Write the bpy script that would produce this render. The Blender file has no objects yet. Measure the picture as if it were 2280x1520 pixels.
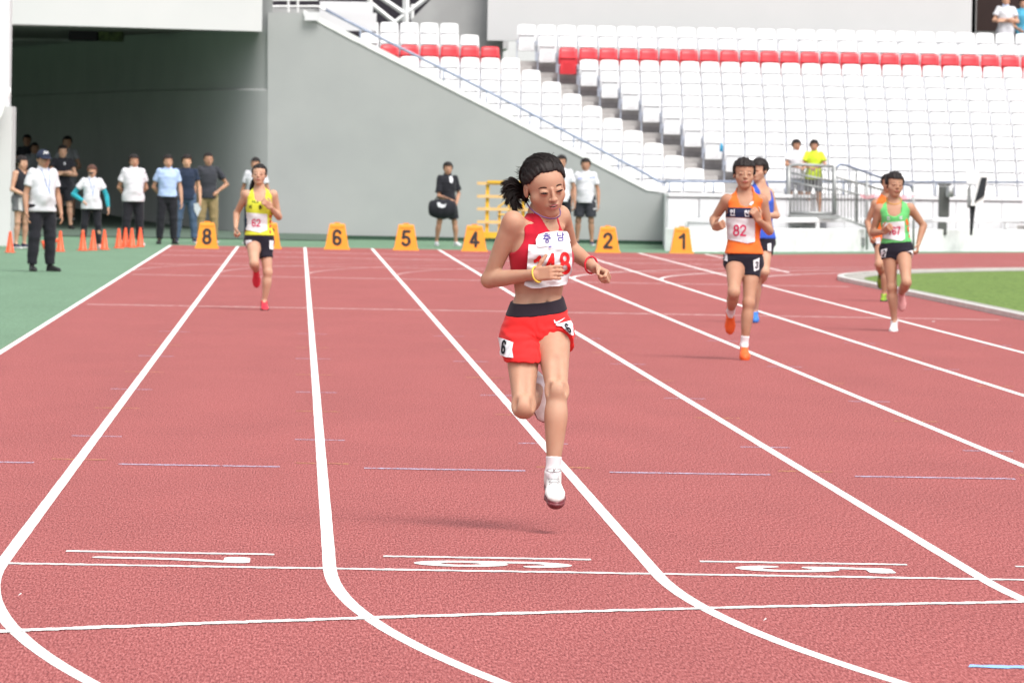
import bpy, math, random
import numpy as np
from mathutils import Vector, Matrix
random.seed(7); rng = np.random.default_rng(7)
scene = bpy.context.scene
COL = scene.collection
# ---------------------------------------------------------------- camera
FPX = 17800.0                       # focal length in photo pixels (2280 wide)
CAM = np.array([2.298141, 0.0, 1.5003])
YAW, PIT, ROL = 0.027066, 0.02159408, 0.01757493
def _axes():
    cy, sy, cp, sp, cr, sr = math.cos(YAW), math.sin(YAW), math.cos(PIT), math.sin(PIT), math.cos(ROL), math.sin(ROL)
    f = np.array([sy*cp, cy*cp, -sp]); r = np.array([cy, -sy, 0.0]); u = np.cross(r, f)
    return f, r*cr + u*sr, -r*sr + u*cr
CF, CR, CU = _axes()
cam_d = bpy.data.cameras.new('camera'); cam = bpy.data.objects.new('camera', cam_d); COL.objects.link(cam)
cam_d.sensor_width = 36.0; cam_d.lens = FPX/2280*36.0
cam_d.clip_start = 0.5; cam_d.clip_end = 2000
m = Matrix.Identity(4)
for i in range(3):
    m[i][0] = CR[i]; m[i][1] = CU[i]; m[i][2] = -CF[i]; m[i][3] = CAM[i]
cam.matrix_world = m
cam_d.dof.use_dof = True; cam_d.dof.focus_distance = 33.3; cam_d.dof.aperture_fstop = 20.0
scene.camera = cam
# ---------------------------------------------------------------- light
world = bpy.data.worlds.new('World'); scene.world = world; world.use_nodes = True
wn = world.node_tree.nodes; wl = world.node_tree.links
for n in list(wn): wn.remove(n)
SUN_EL, SUN_AZ = math.radians(57), math.radians(152)   # azimuth: angle from +Y towards +X of the direction to the sun
sky = wn.new('ShaderNodeTexSky'); sky.sky_type = 'NISHITA'; sky.sun_disc = False
sky.sun_elevation = SUN_EL; sky.sun_rotation = SUN_AZ; sky.dust_density = 4.0; sky.air_density = 1.2
hs = wn.new('ShaderNodeHueSaturation'); hs.inputs['Saturation'].default_value = 0.22   # hazy white overcast
bg = wn.new('ShaderNodeBackground'); bg.inputs['Strength'].default_value = 0.15
wo = wn.new('ShaderNodeOutputWorld')
wl.new(sky.outputs[0], hs.inputs['Color']); wl.new(hs.outputs[0], bg.inputs['Color']); wl.new(bg.outputs[0], wo.inputs['Surface'])
sun_d = bpy.data.lights.new('sun', 'SUN'); sun = bpy.data.objects.new('sun', sun_d); COL.objects.link(sun)
sun_d.energy = 1.5; sun_d.angle = math.radians(27); sun_d.color = (1.0, 0.96, 0.9)
sd = Vector((math.sin(SUN_AZ)*math.cos(SUN_EL), math.cos(SUN_AZ)*math.cos(SUN_EL), math.sin(SUN_EL)))
sun.rotation_euler = sd.to_track_quat('Z', 'Y').to_euler(); sun.location = (0, 0, 60)
vs = scene.view_settings; vs.view_transform = 'Standard'; vs.look = 'None'; vs.gamma = 1.0; vs.exposure = 0.72
vs.use_curve_mapping = False

# ---------------------------------------------------------------- helpers
def P(px, py, Y):
    """world point seen at photo pixel (px,py) at world depth Y"""
    d = CF*FPX + CR*(px-1140.0) - CU*(py-760.0)
    return CAM + d*(Y/d[1])
def G(px, py, z=0.0):
    d = CF*FPX + CR*(px-1140.0) - CU*(py-760.0)
    return CAM + d*((z-CAM[2])/d[2])

def mat(name, col, rough=0.7, noise=None, bump=0.0, nscale=20.0, metal=0.0, sss=0.0, spec=0.3, col2=None, sheen=0.0, detail=3.0):
    """procedural material: base colour broken up by a noise towards col2"""
    M = bpy.data.materials.get(name)
    if M: return M
    M = bpy.data.materials.new(name); M.use_nodes = True
    nt = M.node_tree; b = nt.nodes['Principled BSDF']
    b.inputs['Roughness'].default_value = rough; b.inputs['Metallic'].default_value = metal
    b.inputs['Specular IOR Level'].default_value = spec
    if sheen: b.inputs['Sheen Weight'].default_value = sheen
    if sss:
        b.inputs['Subsurface Weight'].default_value = sss
        b.inputs['Subsurface Radius'].default_value = (0.6, 0.22, 0.12); b.inputs['Subsurface Scale'].default_value = 0.02
    c = (*col, 1)
    tc = nt.nodes.new('ShaderNodeTexCoord')
    nz = nt.nodes.new('ShaderNodeTexNoise'); nz.inputs['Scale'].default_value = nscale; nz.inputs['Detail'].default_value = detail
    nt.links.new(tc.outputs['Object'], nz.inputs['Vector'])
    if col2 is None: col2 = tuple(x*0.82 for x in col)
    mx = nt.nodes.new('ShaderNodeMix'); mx.data_type = 'RGBA'
    mx.inputs[6].default_value = c; mx.inputs[7].default_value = (*col2, 1)
    rp = nt.nodes.new('ShaderNodeMapRange'); rp.inputs[1].default_value = 0.35; rp.inputs[2].default_value = 0.7
    rp.inputs[4].default_value = 1.0 if noise is None else noise
    nt.links.new(nz.outputs['Fac'], rp.inputs[0]); nt.links.new(rp.outputs[0], mx.inputs[0])
    nt.links.new(mx.outputs[2], b.inputs['Base Color'])
    if bump:
        bp = nt.nodes.new('ShaderNodeBump'); bp.inputs['Strength'].default_value = bump; bp.inputs['Distance'].default_value = 0.01
        nt.links.new(nz.outputs['Fac'], bp.inputs['Height']); nt.links.new(bp.outputs[0], b.inputs['Normal'])
    return M

def mesh_obj(name, V, F, material, parent=None, smooth=False, loc=None):
    me = bpy.data.meshes.new(name)
    V = np.asarray(V, dtype=float)
    if loc is not None: V = V - np.asarray(loc)
    if isinstance(F, np.ndarray):
        me.vertices.add(len(V)); me.vertices.foreach_set('co', V.astype(np.float32).ravel())
        k = F.shape[1]; me.loops.add(F.size); me.loops.foreach_set('vertex_index', F.astype(np.int32).ravel())
        me.polygons.add(len(F)); me.polygons.foreach_set('loop_start', np.arange(0, F.size, k, dtype=np.int32))
        me.update(calc_edges=True)
    else:
        me.from_pydata([tuple(v) for v in V], [], F); me.update()
    if smooth: me.polygons.foreach_set('use_smooth', [True]*len(me.polygons))
    if isinstance(material, (list, tuple)):
        for x in material: me.materials.append(x)
    else: me.materials.append(material)
    o = bpy.data.objects.new(name, me); COL.objects.link(o)
    if loc is not None and parent is None: o.location = loc
    if parent is not None: o.parent = parent
    return o

def thing(name, label, cat, loc=(0, 0, 0), rotz=0.0, group=None):
    o = bpy.data.objects.new(name, None); COL.objects.link(o)
    o.location = tuple(loc); o.rotation_euler = (0, 0, rotz); o.empty_display_size = 0.2
    o['label'] = label; o['category'] = cat
    if group: o['group'] = group
    return o
def structure(o): o['kind'] = 'structure'; return o

class MB:
    """collects primitives into one mesh"""
    def __init__(s): s.V = []; s.F = []
    def add(s, V, F):
        n = len(s.V); s.V += [tuple(map(float, v)) for v in V]; s.F += [tuple(i+n for i in f) for f in F]; return s
    def box(s, c, d, rz=0.0, bev=0.0):
        x, y, z = d[0]/2, d[1]/2, d[2]/2
        if bev <= 0:
            V = [(a*x, b*y, g*z) for a in (-1, 1) for b in (-1, 1) for g in (-1, 1)]
            F = [(0,1,3,2), (4,6,7,5), (0,4,5,1), (2,3,7,6), (0,2,6,4), (1,5,7,3)]
        else:
            e = min(bev, x*.9, y*.9, z*.9); V = []; F = []
            idx = {}
            for a in (-1, 1):
                for b in (-1, 1):
                    for g in (-1, 1):
                        for k in range(3):
                            v = [a*x, b*y, g*z]
                            for q in range(3):
                                if q != k: v[q] -= (a, b, g)[q]*e
                            idx[(a, b, g, k)] = len(V); V.append(tuple(v))
            I = idx
            for k, (u, w) in ((0, (1, 2)), (1, (2, 0)), (2, (0, 1))):
                for sg in (-1, 1):
                    q = []
                    for p2, r2 in ((-1, -1), (1, -1), (1, 1), (-1, 1)):
                        t = [0, 0, 0]; t[k] = sg; t[u] = p2; t[w] = r2; q.append(I[(t[0], t[1], t[2], k)])
                    F.append(tuple(q if sg > 0 else q[::-1]))
            for k in range(3):
                u, w = (k+1) % 3, (k+2) % 3
                for su in (-1, 1):
                    for sw in (-1, 1):
                        t0 = [0, 0, 0]; t0[k] = -1; t0[u] = su; t0[w] = sw; t1 = list(t0); t1[k] = 1
                        q = (I[(*t0, u)], I[(*t1, u)], I[(*t1, w)], I[(*t0, w)])
                        F.append(q if su*sw > 0 else q[::-1])
            for a in (-1, 1):
                for b in (-1, 1):
                    for g in (-1, 1):
                        t = (I[(a, b, g, 0)], I[(a, b, g, 1)], I[(a, b, g, 2)])
                        F.append(t if a*b*g > 0 else t[::-1])
        cz, sz = math.cos(rz), math.sin(rz)
        V = [(c[0]+v[0]*cz-v[1]*sz, c[1]+v[0]*sz+v[1]*cz, c[2]+v[2]) for v in V]
        return s.add(V, F)
    def tube(s, pts, r, n=8, cap=True):
        pts = [np.array(p, float) for p in pts]
        rs = r if isinstance(r, (list, tuple, np.ndarray)) else [r]*len(pts)
        V = []; F = []
        prev = None
        for i, p in enumerate(pts):
            t = pts[min(i+1, len(pts)-1)] - pts[max(i-1, 0)]; t /= (np.linalg.norm(t)+1e-12)
            if prev is None:
                a = np.cross(t, (0, 0, 1)) if abs(t[2]) < .9 else np.cross(t, (1, 0, 0))
            else: a = prev - t*np.dot(prev, t)
            a /= (np.linalg.norm(a)+1e-12); prev = a; b = np.cross(t, a)
            for k in range(n):
                w = 2*math.pi*k/n; V.append(p + (a*math.cos(w)+b*math.sin(w))*rs[i])
        for i in range(len(pts)-1):
            for k in range(n):
                F.append((i*n+k, i*n+(k+1) % n, (i+1)*n+(k+1) % n, (i+1)*n+k))
        if cap: F.append(tuple(range(n))[::-1]); F.append(tuple((len(pts)-1)*n+k for k in range(n)))
        return s.add(V, F)
    def prism(s, poly, ax, lo, hi):
        """polygon (2-D) extruded along axis ax ('x','y','z') between lo and hi"""
        f = {'x': lambda a, b, c: (c, a, b), 'y': lambda a, b, c: (a, c, b), 'z': lambda a, b, c: (a, b, c)}[ax]
        n = len(poly); V = [f(a, b, lo) for a, b in poly] + [f(a, b, hi) for a, b in poly]
        F = [tuple(range(n)), tuple(range(n, 2*n))[::-1]] + [(i, i+n, (i+1) % n+n, (i+1) % n) for i in range(n)]
        return s.add(V, F)
    def frustum(s, z0, d0, z1, d1, c=(0, 0)):
        V = []
        for z, d in ((z0, d0), (z1, d1)):
            V += [(c[0]+a*d[0]/2, c[1]+b*d[1]/2, z) for a, b in ((-1, -1), (1, -1), (1, 1), (-1, 1))]
        return s.add(V, [(3, 2, 1, 0), (4, 5, 6, 7), (0, 1, 5, 4), (1, 2, 6, 5), (2, 3, 7, 6), (3, 0, 4, 7)])
    def lathe(s, prof, c=(0, 0, 0), n=20):
        V = []; F = []
        for r, z in prof:
            for k in range(n):
                w = 2*math.pi*k/n; V.append((c[0]+r*math.cos(w), c[1]+r*math.sin(w), c[2]+z))
        for i in range(len(prof)-1):
            for k in range(n): F.append((i*n+k, i*n+(k+1) % n, (i+1)*n+(k+1) % n, (i+1)*n+k))
        F.append(tuple(range(n))[::-1]); F.append(tuple((len(prof)-1)*n+k for k in range(n)))
        return s.add(V, F)
    def build(s, name, material, parent=None, smooth=False, fixn=True):
        o = mesh_obj(name, s.V, s.F, material, parent, smooth)
        if fixn:
            import bmesh
            bm = bmesh.new(); bm.from_mesh(o.data); bmesh.ops.recalc_face_normals(bm, faces=bm.faces); bm.to_mesh(o.data); bm.free()
        return o
_ftab = {}
def text_mesh(txt, size, bold=True):
    """flat glyph outline mesh in the XY plane, centred; Latin or Korean"""
    cu = bpy.data.curves.new('t', 'FONT'); cu.body = txt; cu.size = size; cu.align_x = 'CENTER'; cu.align_y = 'CENTER'
    cu.resolution_u = 3
    if bold: cu.offset = size*0.018
    o = bpy.data.objects.new('t', cu); COL.objects.link(o)
    dg = bpy.context.evaluated_depsgraph_get(); me = bpy.data.meshes.new_from_object(o.evaluated_get(dg))
    V = np.array([v.co[:] for v in me.vertices]).reshape(-1, 3); F = [tuple(p.vertices) for p in me.polygons]
    bpy.data.objects.remove(o); bpy.data.curves.remove(cu); bpy.data.meshes.remove(me)
    if len(V):
        c = (V.min(0)+V.max(0))/2; V = V-c
    return V, F
def norm(v): v = np.asarray(v, float); return v/(np.linalg.norm(v)+1e-12)
def field_mesh(fn, x0, y0, x1, y1, n):
    hx = (x1-x0)/n; m = int(math.ceil((y1-y0)/hx)); xs = x0+np.arange(n+1)*hx; ys = y0+np.arange(m+1)*hx
    X, Y = np.meshgrid(xs, ys, indexing='ij'); D = fn(np.stack([X.ravel(), Y.ravel()], 1)).reshape(X.shape)
    V = []; F = []; cache = {}
    def vert(a, b):
        k = (a, b) if a <= b else (b, a)
        if k in cache: return cache[k]
        if a == b: v = (xs[a[0]], ys[a[1]])
        else:
            da, db = D[k[0]], D[k[1]]; t = da/(da-db); A, B = k; v = (xs[A[0]]*(1-t)+xs[B[0]]*t, ys[A[1]]*(1-t)+ys[B[1]]*t)
        cache[k] = len(V); V.append(v); return cache[k]
    for i in range(n):
        for j in range(m):
            c = [(i, j), (i+1, j), (i+1, j+1), (i, j+1)]; ins = [D[q] < 0 for q in c]
            if not any(ins): continue
            f_ = []
            for k in range(4):
                a, b = c[k], c[(k+1) % 4]
                if ins[k]: f_.append(vert(a, a))
                if ins[k] != ins[(k+1) % 4]: f_.append(vert(a, b))
            if len(f_) > 2:
                for q in range(1, len(f_)-1): F.append((f_[0], f_[q], f_[q+1]))
    return np.array(V), np.array(F)
def _arc(cx, cy, rx, ry, a0, a1, n=14): return [(cx+rx*math.cos(math.radians(a)), cy+ry*math.sin(math.radians(a))) for a in np.linspace(a0, a1, n)]
GL = {  # strokes in a 0..0.6 x 0..1 box, y up
 '1': [[(.10, .74), (.22, .80), (.32, .92), (.36, .94), (.36, .06)]],
 '2': [_arc(.30, .70, .21, .23, 170, -35)+[(.10, .10)], [(.09, .08), (.52, .08)]],
 '3': [_arc(.28, .71, .20, .21, 160, -80)+_arc(.28, .29, .22, .22, 80, -160)],
 '4': [[(.38, .06), (.38, .93), (.07, .32), (.07, .30), (.55, .30)]],
 '5': [[(.50, .92), (.17, .92), (.12, .52)]+_arc(.29, .33, .22, .25, 130, -150)],
 '6': [_arc(.30, .70, .20, .23, 20, 180, 12)+[(.10, .35)]+_arc(.30, .30, .20, .22, 180, 540, 22)],
 '7': [[(.08, .92), (.52, .92), (.30, .50), (.24, .06)]],
 '8': [_arc(.30, .71, .18, .21, 0, 360, 22), _arc(.30, .29, .21, .22, 0, 360, 22)]}
HG = {  # hangul strokes, unit box y up
 '충': [[(.30, .98), (.62, .98)], [(.12, .80), (.88, .80)], [(.5, .80), (.15, .58)], [(.45, .74), (.88, .58)], [(.05, .46), (.95, .46)], [(.5, .46), (.5, .34)], _arc(.5, .17, .20, .14, 0, 360, 14)],
 '남': [[(.12, .95), (.12, .62), (.55, .62)], [(.74, 1.0), (.74, .45)], [(.74, .74), (.95, .74)], [(.22, .36), (.78, .36), (.78, .05), (.22, .05), (.22, .36)]],
 '인': [_arc(.30, .74, .20, .18, 0, 360, 14), [(.78, 1.0), (.78, .35)], [(.20, .38), (.20, .06), (.88, .06)]],
 '천': [[(.22, .98), (.42, .98)], [(.06, .84), (.58, .84)], [(.34, .84), (.06, .48)], [(.34, .70), (.58, .50)], [(.80, 1.0), (.80, .30)], [(.80, .66), (.62, .66)], [(.20, .34), (.20, .05), (.88, .05)]],
 '서': [[(.32, .90), (.32, .60), (.05, .15)], [(.32, .60), (.60, .15)], [(.85, 1.0), (.85, .0)], [(.85, .55), (.60, .55)]],
 '울': [_arc(.5, .84, .22, .13, 0, 360, 14), [(.05, .60), (.95, .60)], [(.5, .60), (.5, .46)], [(.2, .40), (.8, .40), (.8, .23), (.2, .23), (.2, .04), (.85, .04)]],
 '전': [[(.06, .90), (.58, .90)], [(.34, .90), (.06, .52)], [(.34, .72), (.58, .52)], [(.80, 1.0), (.80, .30)], [(.80, .68), (.62, .68)], [(.20, .34), (.20, .05), (.88, .05)]]}
def strokes_mesh(txt, w=.16, gap=.14, n=None, sq=False, box=None):
    S = []; x = 0.0
    for ch in txt:
        if ch == ' ': x += .6; continue
        g = GL.get(ch) or HG[ch]; wd = .6 if ch in GL else 1.0
        for pl in g: S.append(np.array(pl, float)+[x, 0])
        x += wd+gap*(0 if wd < 1 else 1)
    x -= gap if txt and txt[-1] in HG else 0
    segs = np.array([(a[0], a[1], b[0], b[1]) for pl in S for a, b in zip(pl[:-1], pl[1:])])
    A = segs[:, :2]; B = segs[:, 2:]; BA = B-A; L2 = (BA**2).sum(1)+1e-12
    def fn(p):
        pa = p[:, None]-A[None]; t = np.clip((pa*BA[None]).sum(2)/L2, 0, 1); d = pa-t[..., None]*BA[None]
        d = np.abs(d).max(2)*.5+np.linalg.norm(d, axis=2)*.5 if sq else np.linalg.norm(d, axis=2)
        return np.maximum(d.min(1)-w/2, 0 if False else -9) + 0*p[:, 0]
    V, F = field_mesh(fn, -.12, -.12, x+.12, 1.12, n or int(26*(x+.24)))
    c = (V.min(0)+V.max(0))/2; V = (V-c)/np.ptp(V[:, 1]); return V, F
# ================================================================ SETTING
FIN = 29.75; CX = 46.2; BZ = 111.8; LW = 1.22
def speckle(name, c, dark, light, scale, bump=0.5):
    M = bpy.data.materials.new(name); M.use_nodes = True; nt = M.node_tree; N = nt.nodes; L = nt.links
    b = N['Principled BSDF']; b.inputs['Roughness'].default_value = 0.9; b.inputs['Specular IOR Level'].default_value = 0.25
    tc = N.new('ShaderNodeTexCoord')
    n1 = N.new('ShaderNodeTexNoise'); n1.inputs['Scale'].default_value = scale; n1.inputs['Detail'].default_value = 4; n1.inputs['Roughness'].default_value = 0.7
    n2 = N.new('ShaderNodeTexVoronoi'); n2.inputs['Scale'].default_value = scale*1.6
    n3 = N.new('ShaderNodeTexNoise'); n3.inputs['Scale'].default_value = 1.3; n3.inputs['Detail'].default_value = 4
    mp = N.new('ShaderNodeMapping'); mp.inputs['Scale'].default_value = (1, 0.22, 1)
    L.new(tc.outputs['Object'], mp.inputs[0]); L.new(mp.outputs[0], n3.inputs['Vector'])
    # granules lie elongated by rolling; stretched a little along the straight
    mp2 = N.new('ShaderNodeMapping'); mp2.inputs['Scale'].default_value = (1, 0.075, 1)
    L.new(tc.outputs['Object'], mp2.inputs[0])
    L.new(mp2.outputs[0], n1.inputs['Vector']); L.new(mp2.outputs[0], n2.inputs['Vector'])
    r1 = N.new('ShaderNodeValToRGB'); e = r1.color_ramp.elements
    e[0].position = 0.37; e[0].color = (*dark, 1); e[1].position = 0.62; e[1].color = (*light, 1)
    em = e.new(0.5); em.color = (*c, 1)
    L.new(n1.outputs['Fac'], r1.inputs[0])
    mx = N.new('ShaderNodeMix'); mx.data_type = 'RGBA'; mx.blend_type = 'MULTIPLY'; mx.inputs[0].default_value = 1.0
    rr = N.new('ShaderNodeMapRange'); rr.inputs[1].default_value = .3; rr.inputs[2].default_value = .7; rr.inputs[3].default_value = .94; rr.inputs[4].default_value = 1.05
    L.new(n3.outputs['Fac'], rr.inputs[0]); L.new(r1.outputs[0], mx.inputs[6]); L.new(rr.outputs[0], mx.inputs[7]); L.new(mx.outputs[2], b.inputs['Base Color'])
    ad = N.new('ShaderNodeMath'); ad.operation = 'ADD'; L.new(n1.outputs['Fac'], ad.inputs[0]); L.new(n2.outputs['Distance'], ad.inputs[1])
    bp = N.new('ShaderNodeBump'); bp.inputs['Strength'].default_value = bump; bp.inputs['Distance'].default_value = 0.004
    L.new(ad.outputs[0], bp.inputs['Height']); L.new(bp.outputs[0], b.inputs['Normal'])
    return M
M_TRACK = speckle('red_rubber', (0.300, 0.074, 0.070), (0.14, 0.025, 0.026), (0.46, 0.155, 0.148), 145, 0.45)
M_GREENR = speckle('green_rubber', (0.125, 0.215, 0.135), (0.105, 0.185, 0.115), (0.15, 0.25, 0.165), 60, 0.3)
M_GRASS = speckle('infield_turf', (0.115, 0.185, 0.036), (0.088, 0.148, 0.027), (0.148, 0.225, 0.05), 22, 0.6)
def paint(name, col, worn, scale=9.0):
    M = bpy.data.materials.new(name); M.use_nodes = True; nt = M.node_tree; N = nt.nodes; L = nt.links
    b = N['Principled BSDF']; b.inputs['Roughness'].default_value = 0.75
    tc = N.new('ShaderNodeTexCoord'); n1 = N.new('ShaderNodeTexNoise'); n1.inputs['Scale'].default_value = scale; n1.inputs['Detail'].default_value = 5
    n1.inputs['Roughness'].default_value = .75
    L.new(tc.outputs['Object'], n1.inputs['Vector'])
    rp = N.new('ShaderNodeMapRange'); rp.inputs[1].default_value = worn-.03; rp.inputs[2].default_value = worn+.03
    mx = N.new('ShaderNodeMix'); mx.data_type = 'RGBA'; mx.inputs[6].default_value = (*col, 1); mx.inputs[7].default_value = (0.33, 0.07, 0.066, 1)
    L.new(n1.outputs['Fac'], rp.inputs[0]); L.new(rp.outputs[0], mx.inputs[0]); L.new(mx.outputs[2], b.inputs['Base Color'])
    bp = N.new('ShaderNodeBump'); bp.inputs['Strength'].default_value = .3; bp.inputs['Distance'].default_value = .003
    n2 = N.new('ShaderNodeTexNoise'); n2.inputs['Scale'].default_value = 140; L.new(tc.outputs['Object'], n2.inputs['Vector'])
    L.new(n2.outputs['Fac'], bp.inputs['Height']); L.new(bp.outputs[0], b.inputs['Normal'])
    return M
M_LINE = paint('white_line_paint', (0.80, 0.80, 0.78), 0.66)
M_THIN = paint('worn_white_paint', (0.80, 0.79, 0.77), 0.60, 30)
M_FAINT = paint('faded_white_paint', (0.56, 0.40, 0.38), 0.53, 12)
M_YEL = paint('worn_yellow_paint', (0.62, 0.33, 0.10), 0.50, 40)
M_BLU = paint('worn_blue_paint', (0.46, 0.48, 0.66), 0.52, 40)
M_BLU2 = paint('blue_paint', (0.25, 0.45, 0.80), 0.62, 40)

def sheet(name, poly, z, m, parent=None, grid=None):
    return mesh_obj(name, [(x, y, z) for x, y in poly], [tuple(range(len(poly)))], m, parent)
ground = structure(sheet('ground', [(-400, -200), (500, -200), (500, 700), (-400, 700)], -0.012, M_GREENR))
red_edge = [(0, 145.6), (5, 146.0), (9.4, 146.3), (10.7, 146.2), (11.9, 149.4), (14.5, 154.6), (17, 160.0), (22, 166), (32, 172), (46, 174), (90, 174), (90, -60), (-16, -60), (-16, 34), (-0.04, 40)]
track = structure(sheet('track', red_edge, 0.0, M_TRACK))
# green run-off beside the straight
structure(sheet('apron', [(-0.04, 34.2), (-16, 34.2), (-16, 60), (-0.04, 60)], 0.003, M_GREENR))

def strip(name, pts, w, z, m, parent, ragged=0.0, step=None, kind=None):
    pts = np.array(pts, float)
    if step:
        out = [pts[0]]
        for a, b in zip(pts[:-1], pts[1:]):
            n = max(1, int(np.linalg.norm(b-a)/step))
            for i in range(1, n+1): out.append(a+(b-a)*i/n)
        pts = np.array(out)
    t = np.gradient(pts, axis=0); t /= np.linalg.norm(t, axis=1)[:, None]
    nrm = np.stack([t[:, 1], -t[:, 0]], 1)
    n = len(pts)
    jl = 1+rng.uniform(-ragged, ragged, n); jr = 1+rng.uniform(-ragged, ragged, n)
    A = pts+nrm*(w/2*jl)[:, None]; B = pts-nrm*(w/2*jr)[:, None]
    V = [(x, y, z) for x, y in A]+[(x, y, z) for x, y in B]
    F = [(i, i+n, i+n+1, i+1)[::-1] for i in range(n-1)]
    return mesh_obj(name, V, F, m, parent)
def arc(R, cz, a0, a1, n):
    return [(CX - R*math.cos(a), cz + R*math.sin(a)) for a in np.linspace(a0, a1, n)]
for k in range(0, 8):
    R = CX - k*LW; x = k*LW
    top = 145.4+0.09*k
    near = arc(R, FIN, -math.radians(75), 0, 120)
    strip('lane_line', near + [(x, y) for y in np.arange(FIN+1, 145.4, 0.4)] + [(x, top)], 0.05, 0.0012, M_LINE, track, 0.03)
    if k < 8:
        far = arc(R, BZ-2.5, 0.02, math.radians(80), 70)
        strip('bend_line', far, 0.05, 0.0018, M_FAINT if k < 5 else M_LINE, track)
strip('lane_line', [(9.76, 127.0-6), (9.76, 146.1)], 0.05, 0.0012, M_LINE, track)
strip('finish_line', [(-0.2, FIN), (10.1, FIN)], 0.105, 0.0024, M_THIN, track, 0.35, 0.03)
for i in range(8):
    x0 = i*LW+0.21
    if x0 < 7.4:
        strip('lane_tick', [(x0, 30.76), (x0+0.80, 30.76)], 0.10, 0.0024, M_THIN, track, 0.25, 0.02)
        strip('hurdle_mark', [(x0, 39.7), (x0+0.80, 39.7)], 0.11, 0.0024, M_BLU, track, 0.3, 0.02)
pts = [(0.9, 24.9), (1.42, 25.5), (2.0, 26.05), (2.63, 26.6), (3.25, 27.1), (3.87, 27.56), (4.89, 28.2), (6.2, 28.9), (8.5, 29.5)]
strip('start_line', pts, 0.10, 0.0030, M_THIN, track, 0.35, 0.03)
strip('start_line', [(4.38, 24.45), (5.6, 24.3)], 0.13, 0.0024, M_BLU2, track, 0.3, 0.02)
for k in range(1, 8):
    for j in range(4):
        for (y0, st, mm) in ((40.25, 8.5, M_YEL), (43.7, 9.14, M_BLU)):
            y = y0+st*j
            for sx in (-1, 1):
                xc = k*LW+sx*0.082
                strip('hurdle_mark', [(xc-.055, y), (xc+.055, y)], 0.07, 0.0018, mm, track, 0.3, 0.02)
for y, w in ((84.0, 0.30), (106.9, .35), (118.5, .3), (130.0, .4), (137, .4)):
    strip('worn_line', [(0.1, y), (9.7, y)], w, 0.0008, M_FAINT, track, 0.3, 0.05)
# lane numerals at the finish, tops towards the infield
for lane, ch in ((1, '7'), (2, '6'), (3, '5'), (4, '4'), (5, '3')):
    V, F = strokes_mesh(ch, .17, n=46); F = [tuple(int(q) for q in f)[::-1] for f in F]
    V = np.column_stack([V/np.ptp(V, axis=0), np.zeros(len(V))])
    xc = lane*LW+0.62
    W = [(xc+v[1]*0.60, 30.27-v[0]*0.44, 0.0024) for v in V]
    mesh_obj('lane_numeral', W, F, M_THIN, track)
# small scuffs and paper bits on the track
M_BIT = mat('torn_paper', (0.8, 0.8, 0.78))
for i, (px, py, s, lab) in enumerate([(2078, 718, .016, 'torn scrap of white paper on the inner lanes by the infield kerb'), (1703, 1386, .005, 'tiny white scrap just below the slanting start line'), (44, 1330, .006, 'tiny white scrap beside the outermost curving line')]):
    g = G(px, py)
    o = MB().add([(-s, -s*.4, 0.004), (s, -s*.7, .010), (s*.7, s*.8, .014), (-s*.8, s*.6, .006)], [(0, 1, 2, 3)]).build('paper_scrap', M_BIT)
    o.location = (g[0], g[1], 0.004); o['label'] = lab; o['category'] = 'paper'

# kerb + infield
def inner(z0, R, n=90, a1=80): return [(CX-R, 62.0)]+[(CX-R*math.cos(a), z0+R*math.sin(a)) for a in np.linspace(0, math.radians(a1), n)]
RK = 36.25
def band(name, R0, R1, z, h, m):
    A = inner(BZ, R0); B = inner(BZ, R1); n = len(A)
    V = [(x, y, z) for x, y in A]+[(x, y, z+h) for x, y in A]+[(x, y, z+h) for x, y in B]+[(x, y, z) for x, y in B]
    F = []
    for i in range(n-1):
        F += [(i, i+1, n+i+1, n+i), (n+i, n+i+1, 2*n+i+1, 2*n+i), (2*n+i, 2*n+i+1, 3*n+i+1, 3*n+i)]
    return mesh_obj(name, V, F, m)
M_KERB = mat('kerb_aluminium', (0.62, 0.60, 0.57), 0.45, nscale=3, metal=0.2)
structure(band('kerb', RK, RK-0.09, 0.0, 0.055, M_KERB))
M_GUT = mat('gutter_concrete', (0.36, 0.34, 0.31), 0.9, nscale=6, bump=.3)
structure(band('kerb', RK-0.09, RK-0.38, 0.0, 0.02, M_GUT))
gi = inner(BZ, RK-0.38, 90, 90)
structure(sheet('infield', gi+[(90, BZ+RK-.38), (90, 62.0)], 0.012, M_GRASS))
# white inner arc marks (second dashed line close to the kerb tip)
# ================================================================ GRANDSTAND
M_WALLG = mat('pale_green_render', (0.362, 0.370, 0.368), 0.95, nscale=0.9, bump=0.15, col2=(0.332, 0.342, 0.342), detail=6)
M_WHITE = mat('white_paint_wall', (0.70, 0.70, 0.72), 0.85, nscale=1.2, bump=.1, col2=(0.64, 0.64, 0.66), detail=5)
M_FASC = mat('fascia_white_render', (0.58, 0.575, 0.58), 0.9, nscale=0.8, bump=.1, col2=(0.555, 0.555, 0.56), detail=5)
M_GREY = mat('grey_and_shaded_plaster', (0.40, 0.40, 0.40), 0.95, nscale=1.0, bump=.1)  # plain grey parts; on the recess wall this tone paints in its shade
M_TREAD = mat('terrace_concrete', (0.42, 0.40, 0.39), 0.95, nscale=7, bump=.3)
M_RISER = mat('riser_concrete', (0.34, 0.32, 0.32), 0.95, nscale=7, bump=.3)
M_SEATW = mat('white_seat_plastic', (0.80, 0.80, 0.81), 0.4, nscale=2, spec=.4, col2=(0.72, 0.72, 0.735))
M_SEATR = mat('red_seat_plastic', (0.66, 0.035, 0.05), 0.4, nscale=3, spec=.5, col2=(0.6, 0.03, 0.04))
M_METB = mat('blue_grey_steel', (0.25, 0.29, 0.38), 0.4, nscale=5, metal=.3)
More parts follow.
